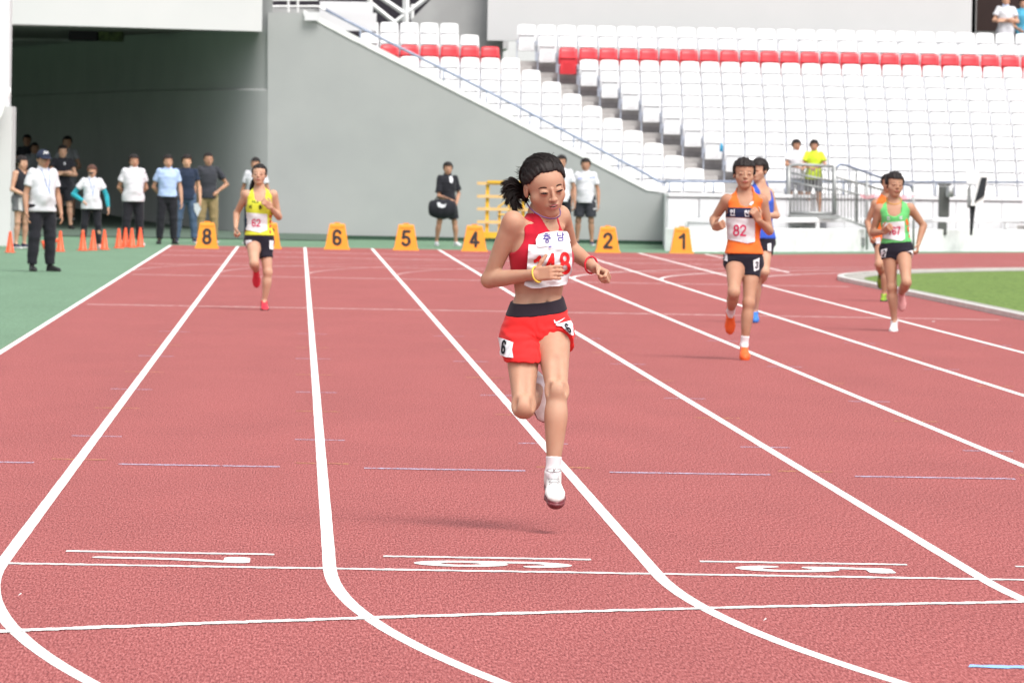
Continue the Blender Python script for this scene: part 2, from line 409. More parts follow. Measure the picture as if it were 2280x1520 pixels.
M_BRK = mat('seat_bracket_grey', (0.50, 0.54, 0.64), .4, nscale=5)
M_METG = mat('galvanised_steel', (0.34, 0.35, 0.35), 0.45, nscale=9, metal=.55)
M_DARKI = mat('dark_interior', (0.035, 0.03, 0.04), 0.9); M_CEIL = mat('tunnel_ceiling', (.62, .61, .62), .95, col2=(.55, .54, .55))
M_WHITEM = mat('white_painted_steel', (0.85, 0.85, 0.85), 0.4, nscale=4)
WY = 164.6                                   # plane of the grey side wall
def wx(px, Y=WY): return P(px, 300, Y)[0]
def wz(px, py, Y=WY): return P(px, py, Y)[2]
stand = thing('grandstand', 'tiered concrete stand of white seats behind a sloping pale wall', 'grandstand', (9.6, WY, 0))
def rel(o, par):
    o.matrix_parent_inverse = Matrix.Translation(-Vector(par.location)); return o
def part(mb, name, m, par, smooth=False):
    return rel(mb.build(name, m, par, smooth), par)
# side wall (one outline, real thickness)
pts = [(596, 30), (604, 28), (676, 31), (700, 44), (760, 76), (1080, 240), (1440, 425), (1482, 431), (1482, 560), (596, 560)]
poly = [tuple(P(a, b, WY)[[0, 2]]) for a, b in pts]; poly[-1] = (poly[-1][0], -0.3); poly[-2] = (poly[-2][0], -0.3)
part(MB().prism(poly, 'y', WY, WY+0.35), 'side_wall', M_WALLG, stand)
# thin dark green box along the foot of the side wall
part(MB().box(((wx(604)+wx(1480))/2, WY-0.03, 0.03), (wx(1480)-wx(604), 0.06, 0.075)), 'base_strip', mat('dark_green_strip', (0.03, 0.07, 0.045), .8), stand)
# coping
cp = [(676, 30), (700, 40), (760, 72), (1080, 234.5), (1440, 419), (1484, 424)]
top = [P(a, b, WY) for a, b in cp]
poly = [(t[0], t[2]+.07) for t in top] + [(t[0], t[2]-0.05) for t in top[::-1]]
part(MB().prism(poly, 'y', WY-0.025, WY+0.45), 'coping', M_WHITEM, stand)
part(MB().prism([tuple(P(a, b, WY)[[0, 2]]) for a, b in ((678, 28), (712, 28), (712, 47), (678, 46))], 'y', WY-.14, WY-.101), 'coping', M_WHITE, stand)
# tunnel wall turning back under the stand
tw = [(wx(597), WY)]+[(wx(a_, b_), b_) for a_, b_ in ((580, 164.68), (560, 164.85), (530, 165.2), (500, 165.8), (465, 166.7), (430, 167.9), (390, 169.3), (350, 170.9), (290, 173.8), (240, 176.8), (180, 181))]+[(-4.6, 192), (-8.0, 215)]
for lo_, hi_, o_ in ((-.3, 3.02, 0.0), (3.05, 7.5, .05)):
    n_ = len(tw); V = [(x_+o_, y_+o_, lo_) for x_, y_ in tw]+[(x_+o_, y_+o_, hi_) for x_, y_ in tw]
    rel(mesh_obj('tunnel_wall', V, [(q_, q_+1, n_+q_+1, n_+q_) for q_ in range(n_-1)], M_WALLG, stand, True), stand)
n_ = len(tw); rel(mesh_obj('wall_ledge', [(x_, y_, 3.02) for x_, y_ in tw]+[(x_+.05, y_+.05, 3.05) for x_, y_ in tw], [(q_, q_+1, n_+q_+1, n_+q_) for q_ in range(n_-1)], M_WALLG, stand), stand)
# rows
RISE, TREAD, ROWY0, ROWH0, NR = 0.257, 0.75, 164.9, 0.515, 14
PITCH = 0.4375
def rowx(i, px): Y = ROWY0+TREAD*i+.35; return P(px, 200, Y)[0]
# pixel of the stand's sloping edge and of the aisle on row i (14 rows; i=0 lowest)
def edge_px(i): return 1440-47.0*(i)-10
def aisle_px(i): return 1242+46.7*(11-i)
for i in range(NR):
    Y = ROWY0+TREAD*i; z = ROWH0+RISE*i
    xl = wx(edge_px(i)-90, Y); xr = 26.0
    if i >= NR-2: xl = wx(760, Y)
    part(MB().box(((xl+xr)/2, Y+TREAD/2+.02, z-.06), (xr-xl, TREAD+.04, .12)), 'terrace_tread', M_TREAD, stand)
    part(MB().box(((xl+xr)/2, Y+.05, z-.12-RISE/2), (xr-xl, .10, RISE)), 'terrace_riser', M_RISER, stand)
# deck and front wall that follows the bend
fw = [P(1483, 400, 154.3)[[0, 1]], P(1720, 400, 156.4)[[0, 1]], P(1926, 400, 160.2)[[0, 1]], P(2280, 400, 165.2)[[0, 1]], np.array([26.0, 171.0])]
HW = 1.07
mb = MB()
for (a, b) in zip(fw[:-1], fw[1:]):
    mb.add([(a[0], a[1], -.3), (b[0], b[1], -.3), (b[0], b[1], HW), (a[0], a[1], HW)], [(0, 1, 2, 3)])
a = fw[0]; mb.add([(a[0], a[1], -.3), (a[0], a[1], HW), (wx(1481), WY, HW), (wx(1481), WY, -.3)], [(0, 1, 2, 3)])
part(mb, 'front_wall', M_WHITE, stand)
V = [(q[0], q[1], HW) for q in fw]+[(26, 176, HW), (wx(1481), 176, HW)]
V = V[:5]+[(26.0, 171.5, HW), (wx(1481), WY+.2, HW)]
part(MB().add(V, [tuple(range(len(V)))]), 'front_deck', M_TREAD, stand)
def along(poly, s):
    for a, b in zip(poly[:-1], poly[1:]):
        L_ = np.linalg.norm(b-a)
        if s <= L_: return a+(b-a)*s/L_, math.atan2((b-a)[1], (b-a)[0])
        s -= L_
    return poly[-1], 0
# wall cap and vertical panel ribs
s = 0.0; k = 0
while s < 13.5:
    c, an = along(fw, s+.45)
    n = np.array([math.sin(an), -math.cos(an)])
    part(MB().box((c[0]+n[0]*.03, c[1]+n[1]*.03, .52), (.86, .05, .92), an, .012), 'wall_panel', M_WHITE, stand)
    part(MB().box((c[0]+n[0]*.02, c[1]+n[1]*.02, 1.05), (.9, .14, .07), an, .01), 'wall_cap', M_WHITE, stand)
    s += .9
# low white block in front
lb = [G(1716, 559.6)[:2], G(1926, 558.4)[:2], G(2285, 558.6)[:2]]
lb = [np.array([9.75, 151.3]), lb[0], lb[1], lb[2], np.array([24.0, 168.5])]
plinth = thing('low_wall', 'low white plinth wall curving along the outside of the far bend', 'wall', (12, 156, 0))
for a, b in zip(lb[:-1], lb[1:]):
    c = (a+b)/2; L_ = np.linalg.norm(b-a); an = math.atan2((b-a)[1], (b-a)[0]); n = np.array([-math.sin(an), math.cos(an)])
    part(MB().box((c[0]+n[0]*.3, c[1]+n[1]*.3, .20), (L_, .6, .46), an, .01), 'block', M_WHITEM, plinth)

# seats -----------------------------------------------------------
def seat_proto(red, folded=True, detail=True):
    m_ = M_SEATR if red else M_SEATW
    root = thing('stadium_seat', 'x', 'seat')
    w = .418
    # curved backrest shell
    V = []; F = []; nx, nz = 6, 5
    for side in (0, 1):
        for j in range(nz+1):
            v = j/nz; ww = w*(1-.10*v**3)
            for i in range(nx+1):
                u = i/nx*2-1
                zz = .36+.44*v - (.02*(abs(u)**4) if j == nz else 0)
                V.append((u*ww/2, .20+.10*v - .035*u*u + (.022 if side else 0), zz))
    n1 = (nx+1)*(nz+1)
    for j in range(nz):
        for i in range(nx):
            a = j*(nx+1)+i; q = (a, a+1, a+nx+2, a+nx+1)
            F.append(q); F.append(tuple(x+n1 for x in q[::-1]))
    edge = [i for i in range(nx+1)]+[(j+1)*(nx+1)-1 for j in range(1, nz+1)]+[nz*(nx+1)+i for i in range(nx-1, -1, -1)]+[j*(nx+1) for j in range(nz-1, 0, -1)]
    for a, b in zip(edge, edge[1:]+edge[:1]): F.append((a, a+n1, b+n1, b))
    MB().add(V, F).build('backrest', m_, root, True)
    # tip-up seat pan, folded against the back
    b = MB()
    b.box((0, .115, .40), (.37, .05, .36), 0, .02)
    for k in range(4): b.box((0, .085, .30+.055*k), (.22, .014, .012))
    b.box((0, .10, .585), (.37, .09, .035), 0, .012)
    b.build('seat_pan', m_, root)
    if detail:
        for sx in (-1, 1):
            g = MB(); g.box((sx*.205, .19, .17), (.022, .04, .34)); g.box((sx*.205, .10, .37), (.018, .19, .04))
            g.lathe([(.0, -.012), (.035, -.012), (.035, .012), (0, .012)], (sx*.205, .10, .42), 10)
            g.build('bracket', M_BRK, root)
    return root
def dup(root, loc, rotz=0.0, **props):
    r = root.copy(); COL.objects.link(r); r.location = loc; r.rotation_euler = (0, 0, rotz)
    for k, v in props.items(): r[k] = v
    for ch in root.children:
        c = ch.copy(); COL.objects.link(c); c.parent = r
        for g_ in ch.children:
            d = g_.copy(); COL.objects.link(d); d.parent = c
    return r
def kill(root):
    for c in list(root.children):
        for d in list(c.children): bpy.data.objects.remove(d)
        bpy.data.objects.remove(c)
    bpy.data.objects.remove(root)
PW, PR = seat_proto(False), seat_proto(True)
spots = []
for i in range(NR):
    Y = ROWY0+TREAD*i+.33; z = ROWH0+RISE*i
    ax = P(aisle_px(i), 200, Y)[0]          # first seat right of the aisle: its edge
    n = 0; x = ax+PITCH/2
    xr = P(2300, 200, Y)[0]
    while x < xr+.1:
        spots.append((i, x, Y, z, 'R', n)); x += PITCH; n += 1
    # block between the sloping edge and the aisle
    x = ax-PITCH/2-PITCH*2.88; n = 0
    xl = P(edge_px(i)-70, 200, Y)[0]
    if i == 13: xl = P(808, 200, Y)[0]
    if i == 12: xl = P(800, 200, Y)[0]
    while x > xl:
        spots.append((i, x, Y, z, 'L', n)); x -= PITCH; n += 1
# the lowest, nearest seats are individuals; the upper, smallest ones past 300 of a kind are one object
GW = 'white tip-up seats in the stand'
whites = [s_ for s_ in spots if s_[0] != 11]
reds = [s_ for s_ in spots if s_[0] == 11]
whites.sort(key=lambda s_: s_[2])
ORD = ['first', 'second', 'third', 'fourth', 'fifth', 'sixth', 'seventh', 'eighth', 'ninth', 'tenth', 'eleventh', 'twelfth', 'thirteenth', 'fourteenth', 'fifteenth', 'sixteenth',
       'seventeenth', 'eighteenth', 'nineteenth', 'twentieth', 'twenty-first', 'twenty-second', 'twenty-third', 'twenty-fourth', 'twenty-fifth', 'twenty-sixth', 'twenty-seventh', 'twenty-eighth']
def rowname(i): return {13: 'topmost row', 12: 'row just above the red one', 0: 'lowest row above the front wall'}.get(i, ORD[10-i]+' row below the red one' if i < 11 else 'red row')
def seatlab(col, i, bl, n):
    if bl == 'R': return f'{col} seat, ' + ('at the aisle end, pan exposed, ' if n == 0 else f'{ORD[n]} past the aisle, ')+rowname(i)
    return f'{col} seat by the sloping coping, {ORD[n]} from the aisle, {rowname(i)}'
for (i, x, Y, z, bl, n) in whites[:300]:
    lab = seatlab('white', i, bl, n)
    dup(PW, (x, Y, z), 0, label=lab, group=GW if not (bl == 'R' and n == 0) else 'white aisle-end seats')
if len(whites) > 300:
    mb = MB()
    for (i, x, Y, z, bl, n) in whites[300:]:
        for ch in PW.children:
            if ch.name.startswith('bracket'): continue
            V = np.array([v.co[:] for v in ch.data.vertices])+np.array([x, Y, z]); mb.add(V, [tuple(p.vertices) for p in ch.data.polygons])
    o = mb.build('upper_seats', M_SEATW, None, True, False); o['kind'] = 'stuff'; o['label'] = 'white seats of the topmost rows below the back wall'; o['category'] = 'seats'
for (i, x, Y, z, bl, n) in reds:
    lab = seatlab('red', 11, bl, n)
    dup(PR, (x, Y, z), 0, label=lab, group='red tip-up seats in one row' if not (bl == 'R' and n == 0) else 'red aisle-end seat')
kill(PW); kill(PR)
# aisle steps
for i in range(NR-1):
    Y = ROWY0+TREAD*i; z = ROWH0+RISE*i; ax = P(aisle_px(i), 200, Y)[0]
    part(MB().box((ax-PITCH*1.45, Y+TREAD*.78, z+RISE*.25), (PITCH*2.4, TREAD*.42, RISE*.5), 0, .01), 'aisle_step', M_TREAD, stand)
# back wall and recesses above the seats
BY = 176.6
def rect(px0, py0, px1, py1, Y0, Y1, name, m_):
    a = P(px0, py0, Y0); b = P(px1, py1, Y0)
    return part(MB().box(((a[0]+b[0])/2, (Y0+Y1)/2, (a[2]+b[2])/2), (abs(b[0]-a[0]), Y1-Y0, abs(a[2]-b[2]))), name, m_, stand)
rect(1091, -260, 2171, 110, BY, BY+.4, 'back_wall', M_FASC)
part(MB().prism([tuple(P(a, b, BY+.6)[[0, 2]]) for a, b in ((925, 90), (916, 44), (965, -6), (1120, -160), (1120, 150), (925, 150))], 'y', BY+.6, BY+1.0), 'recess_wall', M_GREY, stand)  # recessed face, its shadow put into the darker grey
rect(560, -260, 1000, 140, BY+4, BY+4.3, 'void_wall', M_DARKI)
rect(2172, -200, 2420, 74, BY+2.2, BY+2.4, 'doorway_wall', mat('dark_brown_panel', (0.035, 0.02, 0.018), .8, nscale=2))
rect(2168, -200, 2173, 74, BY, BY+2.2, 'door_jamb', M_GREY)
part(MB().box((20.0, BY+.9, ROWH0+RISE*13-.05), (12, 2.8, .1)), 'landing', M_TREAD, stand)
# white upper landing with panels at the head of the slope
rect(712, 3, 830, 47, 175.4, 175.6, 'landing_panel', M_WHITE)
rect(690, 27, 838, 70, 174.9, 175.1, 'landing_panel', M_WHITE)
rect(596, 18, 720, 60, 175.7, 176.0, 'landing_panel', M_GREY)

# sloping handrail on the coping, then level along the front
hr = thing('handrail', 'thin blue-grey handrail sloping down the coping beside the seats', 'railing', tuple(P(1080, 230, WY)))
def ray_pts(l, Y): return [P(a, b, Y) for a, b in l]
line = [(725, 22), (780, 51), (1150, 236), (1440, 388), (1466, 404), (1484, 406)]
part(MB().tube(ray_pts(line, WY+.1), .030, 8), 'rail', M_METB, hr, True)
for px in (802, 988, 1083, 1180, 1277, 1377, 1480):
    t = np.interp(px, [a for a, b in line], [b for a, b in line]); bt = np.interp(px, [a for a, b in cp], [b for a, b in cp])
    part(MB().tube([P(px, t, WY+.1), P(px, bt, WY+.1)], .018, 6), 'post', M_METB, hr, True)
fr = thing('handrail', 'level blue-grey guard rail running along the top of the white front wall', 'railing', (fw[1][0], fw[1][1], HW))
ptsr = [np.array([q[0], q[1]+.1, P(1483, 405, 154.3)[2]+ .0]) for q in fw[:4]]
for j, q in enumerate(ptsr): q[2] = P([1483, 1720, 1926, 2280][j], [404, 405, 404.5, 406][j], q[1])[2]
part(MB().tube(ptsr, .024, 8), 'rail', M_METB, fr, True)
for j in range(9):
    c, an = along([np.array(q[:2]) for q in ptsr], .1+1.25*j)
    zt = np.interp(c[0], [q[0] for q in ptsr], [q[2] for q in ptsr])
    part(MB().tube([(c[0], c[1], zt), (c[0], c[1], HW)], .018, 6), 'post', M_METB, fr, True)
# white tubular fence in front of the wall
wf = thing('tube_fence', 'low white tubular rail standing on the plinth beside the far bend', 'railing', (lb[1][0], lb[1][1], .43))
q = [P(1684, 491, 154.5), P(1720, 490, 155.0), P(1926, 490, 158.9), P(2300, 493, 165.0)]
part(MB().tube(q, .048, 10), 'rail', M_WHITEM, wf, True)
for px in (1820, 2060, 2240):
    Yq = np.interp(px, [1684, 1720, 1926, 2300], [154.5, 155, 158.9, 165.0])
    a = P(px, 492, Yq); part(MB().tube([a, (a[0], a[1], .40)], .045, 8), 'post', M_WHITEM, wf, True)
wf2 = thing('tube_fence', 'short white hoop rail by the numbered marker 1', 'railing', tuple(G(1530, 556)))
part(MB().tube([P(1528, 520, 153.6), P(1528, 494, 153.6), P(1534, 490, 153.6), P(1600, 490, 153.6)], .03, 8), 'rail', M_WHITEM, wf2, True)
for nm, (x0, y0, x1, y1), Y, lab in (('white_box', (1532, 496, 1600, 522), 153.8, 'white equipment box under the hoop rail'), ('white_box', (1545, 522, 1640, 556), 152.9, 'larger white box standing on the ground beside marker 1')):
    a = P(x0, y0, Y); b = P(x1, y1, Y); t = thing(nm, lab, 'box', ((a[0]+b[0])/2, Y, b[2]))
    part(MB().box(((a[0]+b[0])/2, Y+.25, (a[2]+b[2])/2), (b[0]-a[0], .5, a[2]-b[2]), 0, .015), 'body', M_WHITE, t)
    part(MB().box(((a[0]+b[0])/2, Y+.25, a[2]+.013), (b[0]-a[0]+.03, .54, .024), 0, .006), 'lid', M_WHITE, t)
# access platform with bar balustrade
PY = 157.0
bal = thing('balustrade', 'galvanised bar balustrade round the small access platform', 'balustrade', tuple(P(1850, 490, PY)))
def bars(x0, x1, ytop0, ytop1, ybot0, ybot1, n, Y0, Y1, par, m_=M_METG):
    for k in range(n+1):
        t = k/n; px = x0+(x1-x0)*t; Y = Y0+(Y1-Y0)*t
        part(MB().tube([P(px, ytop0+(ytop1-ytop0)*t, Y), P(px, ybot0+(ybot1-ybot0)*t, Y)], .011, 5), 'bar', m_, par)
def rail(pp, r, par, m_=M_METG): part(MB().tube([P(*q) for q in pp], r, 8), 'rail', m_, par, True)
bars(1760, 1853, 374, 376, 472, 474, 12, PY, PY, bal)
for (a, b, Y) in ((1756, 366, PY), (1858, 366, PY)): part(MB().tube([P(a, 370, Y), P(a, 478, Y)], .045, 10), 'post', M_METG, bal, True)
rail([(1752, 378, PY), (1760, 369, PY), (1780, 366, PY), (1856, 371, PY)], .03, bal)
rail([(1758, 474, PY), (1858, 475, PY)], .03, bal)
rail([(1758, 384, PY), (1856, 404, PY)], .02, bal); rail([(1758, 404, PY), (1856, 424, PY)], .018, bal)
part(MB().box(tuple((P(1757, 482, PY+.6)+P(1858, 482, PY+.6))/2), (P(1858, 482, PY)[0]-P(1757, 482, PY)[0]+.1, 1.6, .07)), 'platform', M_METG, bal)
part(MB().add([P(1758, 488, PY), P(1926, 530, PY+.6), P(1926, 548, PY+.6), P(1758, 500, PY), P(1758, 488, PY+1.2), P(1926, 530, PY+1.8), P(1926, 548, PY+1.8), P(1758, 500, PY+1.2)],
   [(0, 1, 2, 3), (4, 7, 6, 5), (0, 4, 5, 1), (3, 2, 6, 7), (0, 3, 7, 4), (1, 5, 6, 2)]), 'stringer', M_METG, bal)
for (px, y0, y1) in ((1870, 512, 548), (1770, 482, 548)): part(MB().tube([P(px, y0, PY+.4), P(px, y1+6, PY+.4)], .03, 8), 'post', M_METG, bal, True)
str_ = thing('stair_railing', 'galvanised sloping stair railing going down from the platform', 'railing', tuple(P(1930, 540, PY+1)))
rail([(1862, 374, PY), (1870, 366, PY+.1), (1884, 368, PY+.2), (1985, 404, PY+1), (2028, 414, PY+1.3), (2034, 430, PY+1.4)], .028, str_, M_METB)
rail([(1862, 394, PY), (1985, 428, PY+1)], .022, str_); rail([(1862, 420, PY), (1985, 452, PY+1)], .02, str_)
bars(1866, 1976, 392, 426, 480, 524, 15, PY, PY+1, str_)
rail([(1862, 480, PY), (1985, 527, PY+1)], .022, str_)
for px, y0, y1 in ((1907, 378, 500), (1930, 386, 556), (2034, 414, 556)):
    part(MB().tube([P(px, y0, PY+.5), P(px, y1, PY+.5)], .022, 8), 'post', M_METG, str_, True)
# pink barrier tape tied across the stair foot
M_TAPE = mat('pink_tape', (0.75, 0.25, 0.32), .5, nscale=25, col2=(0.8, 0.7, 0.72))
V = []; n = 24
for k in range(n+1):
    t = k/n; px = 1916+118*t; y = 431+5*math.sin(3.1*t)+2.2*math.sin(17*t); q0 = P(px, y, PY+.3); q1 = P(px, y+7+2*math.sin(9*t), PY+.3+.03*math.sin(12*t)); V += [q0, q1, q1+[0, .004, 0], q0+[0, .004, 0]]
F = []
for k in range(n):
    a = 4*k
    for j in range(4): F.append((a+j, a+(j+1) % 4, a+4+(j+1) % 4, a+4+j))
o = MB().add(V, F).build('barrier_tape', M_TAPE); o['label'] = 'pink and white tape tied across the foot of the stairs'; o['category'] = 'tape'
# dark column cabinet and monitor on a stand
cab = thing('cabinet', 'dark grey upright column cabinet against the white wall', 'cabinet', tuple(P(2104, 525, 160.5)))
mb = MB()
for (y0, y1, w, dx) in ((408, 414, 30, 0), (414, 484, 22, -1), (494, 524, 19, -5)):
    a = P(2104+dx-w/2, y0, 160.5); b = P(2104+dx+w/2, y1, 160.5); mb.box(((a[0]+b[0])/2, 160.65, (a[2]+b[2])/2), (b[0]-a[0], .25, a[2]-b[2]), 0, .02)
part(mb, 'body', mat('cabinet_grey', (0.10, 0.105, 0.10), .5, nscale=4), cab)
a = P(2115, 428, 160.4); part(MB().lathe([(0, -.1), (.07, -.1), (.09, 0), (.07, .1), (0, .1)], tuple(a), 14), 'lamp_head', M_METG, cab, True)
mon = thing('display_screen', 'tilted white-framed display with a dark face on a slim pole', 'screen', tuple(P(2160, 525, 160.2)))
def quadbox(pp, Y0, Y1): 
    V = [P(a, b, Y0) for a, b in pp]+[P(a, b, Y1) for a, b in pp]
    return MB().add(V, [(0, 1, 2, 3), (7, 6, 5, 4), (0, 4, 5, 1), (1, 5, 6, 2), (2, 6, 7, 3), (3, 7, 4, 0)])
part(quadbox([(2178, 390), (2202, 388), (2194, 446), (2184, 457), (2160, 457)], 160.0, 160.2) if False else quadbox([(2180, 387), (2202, 388), (2188, 458), (2161, 458)], 160.0, 160.22), 'housing', M_WHITEM, mon)
part(quadbox([(2185, 395), (2198, 395), (2192, 436), (2170, 451)], 159.97, 160.0), 'panel', mat('dark_glass', (0.03, 0.035, 0.04), .25), mon)
part(MB().tube([P(2166, 456, 160.2), P(2162, 524, 160.2)], [.06, .025], 8), 'pole', mat('black_steel', (0.03, .03, .035), .5), mon, True)
part(quadbox([(2153, 380), (2180, 380), (2178, 410), (2153, 408)], 160.5, 160.7), 'bracket', M_WHITEM, mon)
part(quadbox([(2153, 420), (2162, 408), (2162, 466), (2153, 462)], 160.25, 160.45), 'control_box', M_METG, mon)
# bottle on a seat
bt = thing('water_bottle', 'small blue water bottle left on an aisle seat', 'bottle', tuple(P(1606, 336, 166.4)))
c = P(1606, 338, 166.6); part(MB().lathe([(0, 0), (.035, 0), (.037, .12), (.015, .16), (.015, .19), (0, .19)], tuple(c), 12), 'bottle', mat('blue_plastic', (0.05, .35, .6), .2), bt, True)
# ================================================================ BRIDGE over the tunnel mouth, pillar, truss
br = thing('bridge_deck', 'white overhead beam spanning the tunnel mouth', 'bridge', tuple(P(300, 30, 163)))
b = P(583, 70.5, WY-.45); a = P(14, 53.5, 162.2); a = b+(a-b)*(b[0]+14)/(b[0]-a[0])
V = []
hz = 2.6
for q, dy in ((a, 0), (b, 0)): V += [q, q+[0, 0, hz], q+[0, .35, hz], q+[0, .35, 0]]
part(MB().add(V, [(0, 1, 2, 3)[::-1], (4, 5, 6, 7), (0, 4, 5, 1), (1, 5, 6, 2), (2, 6, 7, 3), (3, 7, 4, 0)]), 'fascia', M_FASC, br)
zs = b[2]+.03
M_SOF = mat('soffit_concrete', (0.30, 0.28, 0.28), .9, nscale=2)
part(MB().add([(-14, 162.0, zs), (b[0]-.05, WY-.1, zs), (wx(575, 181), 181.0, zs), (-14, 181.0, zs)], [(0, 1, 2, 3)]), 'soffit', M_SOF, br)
part(MB().box(((-14+wx(590, 181))/2, 181.1, zs+1.0), (14+wx(590, 181), .3, 2.0)), 'beam', M_SOF, br)
part(MB().box((-8, 205, 4.3), (30, 48, .2)), 'ceiling', M_CEIL, br)
part(MB().box((-6, 222, 2), (30, .3, 8)), 'end_wall', M_CEIL, br)
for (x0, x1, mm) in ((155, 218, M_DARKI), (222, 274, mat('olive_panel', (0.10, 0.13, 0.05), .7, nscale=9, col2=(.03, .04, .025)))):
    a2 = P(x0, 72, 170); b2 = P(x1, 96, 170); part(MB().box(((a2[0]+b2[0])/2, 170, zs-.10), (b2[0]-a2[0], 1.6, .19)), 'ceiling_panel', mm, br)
# tunnel ramp
structure(mesh_obj('tunnel_floor', [(-14, 160, 0.004), (3, 160, .004), (3, 164.5, .09), (-14, 164.5, .09), (3, 185, .5), (-14, 185, .5), (3, 222, .5), (-14, 222, .5)], [(0, 1, 2, 3), (3, 2, 4, 5), (5, 4, 6, 7)], mat('tunnel_green_floor', (.09, .13, .10), .9, nscale=4)))
# end of the neighbouring stand (pillar)
pil = thing('stand_end_wall', 'tall white end wall of the neighbouring stand at the tunnel mouth', 'wall', tuple(G(10, 548)))
xA = P(24.5, 400, 140.5)[0]; xT = P(14, 100, 140.5)[0]; ztop = P(20, 237, 140.5)[2]
part(MB().box(((xA-8+xA)/2, 141.5, (ztop-.3)/2), (8, 2.0, ztop+.3)), 'wall_block', M_FASC, pil)
part(MB().box(((xT-8+xT)/2, 142.6, 4.2), (8, 1.2, 8.6)), 'upper_wall', M_WHITE, pil)
part(MB().prism([tuple(P(a, b, 140.2)[[0, 2]]) for a, b in ((16, 190), (22, 203), (8, 250), (-80, 420), (-80, 380), (4, 226), (0, 205))], 'y', 140.0, 140.3), 'coping', M_WHITEM, pil)
part(MB().tube([P(18, 196, 140.1), P(20, 205, 140.1), P(-10, 262, 140.1), P(-80, 390, 140.1)], .04, 8), 'rail', M_WHITEM, pil, True)
# white bracing at the head of the slope
tr = thing('steel_bracing', 'white steel posts and diagonal braces in front of the dark opening', 'bracing', tuple(P(900, 48, 178)))
for (a, b, w) in (((905, -40), (903, 52), .075), ((822, 5), (880, 52), .05), ((846, -6), (900, 30), .05), ((958, -10), (880, 50), .05), ((918, 10), (918, 46), .04), ((823, -30), (823, 42), .06)):
    part(MB().tube([P(*a, 177.6), P(*b, 177.6)], w, 4), 'brace', M_WHITEM, tr)
gr = thing('guard_railing', 'white guard railing at the top of the grey wall', 'railing', tuple(P(640, 28, 175)))
for y in (0.5, 15): part(MB().tube([P(598, y, 174.6), P(708, y, 174.6)]+([P(742, 33, 174.6)] if y > 1 else []), .028, 6), 'rail', M_WHITEM, gr)
for px in (601, 642, 663): part(MB().tube([P(px, -30, 174.6), P(px, 28, 174.6)], .03, 6), 'post', M_WHITEM, gr)

# ================================================================ loose objects
# numbered lane markers
LMK = {'8': 'yellow lane marker with the numeral 8, in front of the man in khaki trousers', '7': 'yellow lane marker mostly hidden behind the runner in yellow',
       '6': 'yellow lane marker with the numeral 6, alone before the bare grey wall', '5': 'yellow lane marker with the numeral 5, next to the man carrying a black duffel bag',
       '4': 'yellow lane marker with the numeral 4, beside the yellow rack', '3': 'yellow lane marker hidden behind the leading runner in red',
       '2': 'yellow lane marker with the numeral 2, by the man in grey shorts', '1': 'yellow lane marker with the numeral 1, in front of the white wall corner'}
M_YBOX = mat('yellow_marker_plastic', (0.74, 0.265, 0.006), .4, nscale=4, spec=.4, col2=(.70, .24, .005))
M_INK = mat('black_ink', (0.02, 0.018, 0.02), .6)
for px, py, ch, w in ((460.5, 553, '8', 54), (600, 553.5, '7', 54), (750, 555.2, '6', 58), (903.5, 557, '5', 58), (1056, 559.3, '4', 59), (1205, 560.5, '3', 58), (1352.5, 562.3, '2', 57), (1517, 563.8, '1', 54)):
    g = G(px, py, .004); s_ = FPX/g[1]
    t = thing('lane_marker', LMK[ch], 'lane marker', (g[0], g[1], .002), 0, 'numbered lane markers')
    W = w/s_; h = 57.5/s_
    b = MB(); b.frustum(0, (W, .42), .035, (W*.97, .40)); b.frustum(.035, (W*.90, .36), h-.02, (W*.60, .17)); b.frustum(h-.02, (W*.60, .17), h, (W*.55, .14)); b.box((0, 0, h+.012), (.10, .03, .024))
    b.build('body', M_YBOX, t)
    V, F = strokes_mesh(ch, .19); F = [tuple(int(q) for q in f) for f in F]; V = np.column_stack([V*(37/s_), np.zeros(len(V))])
    def onface(V, zc, off):
        z = V[:, 1]+zc; y = -.18+(z-.035)/(h-.055)*.095-off
        return [(v[0], yy, zz) for v, yy, zz in zip(V, y, z)]
    mesh_obj('numeral', onface(V, 27/s_, .004), F, M_INK, t)
    mb = MB()
    for k in range(9): mb.box((-.10+.025*k, -.18+(49/s_-.035)/(h-.055)*.095-.003, 49/s_), (.017, .003, .012))
    mb.build('small_print', mat('brown_print', (.25, .09, .01)), t)
# traffic cones
M_CONE = mat('orange_cone_plastic', (0.85, 0.10, 0.03), .45, nscale=6, spec=.4, col2=(.78, .085, .025))
conespots = [(22, 562, 'beside the pillar base'), (134, 560, 'upright next to the toppled one'), (184, 558, 'nearest the tunnel in the middle trio'), (207, 557, 'between the shoes of the woman in teal sleeves'), (232, 556, 'last of the middle trio'),
             (264, 552.5, 'first of the tight cluster of four'), (279, 550.5, 'second of the tight cluster of four'), (293, 551, 'third of the tight cluster of four'), (312, 549.5, 'last of the tight cluster of four, nearest the white line')]
def cone_parts(t, h=.335):
    MB().lathe([(.072, 0), (.07, .015), (.064, .02), (.022, h-.02), (.018, h), (.0, h)], (0, 0, .006), 18).build('cone_body', M_CONE, t, True)
    MB().box((0, 0, .006), (.155, .155, .012), 0, .004).build('cone_base', M_CONE, t)
for px, py, w in conespots:
    g = G(px, py); t = thing('traffic_cone', 'small orange training cone '+w, 'cone', (g[0], g[1], 0.0), random.uniform(0, 1), 'small orange training cones'); cone_parts(t)
g = G(117, 556); t = thing('traffic_cone', 'small orange training cone knocked over on its side', 'cone', (g[0]-.08, g[1]+.3, .075), 0, 'small orange training cones'); cone_parts(t)
t.rotation_euler = (0, math.radians(72), math.radians(10)); t.location[0] -= .1
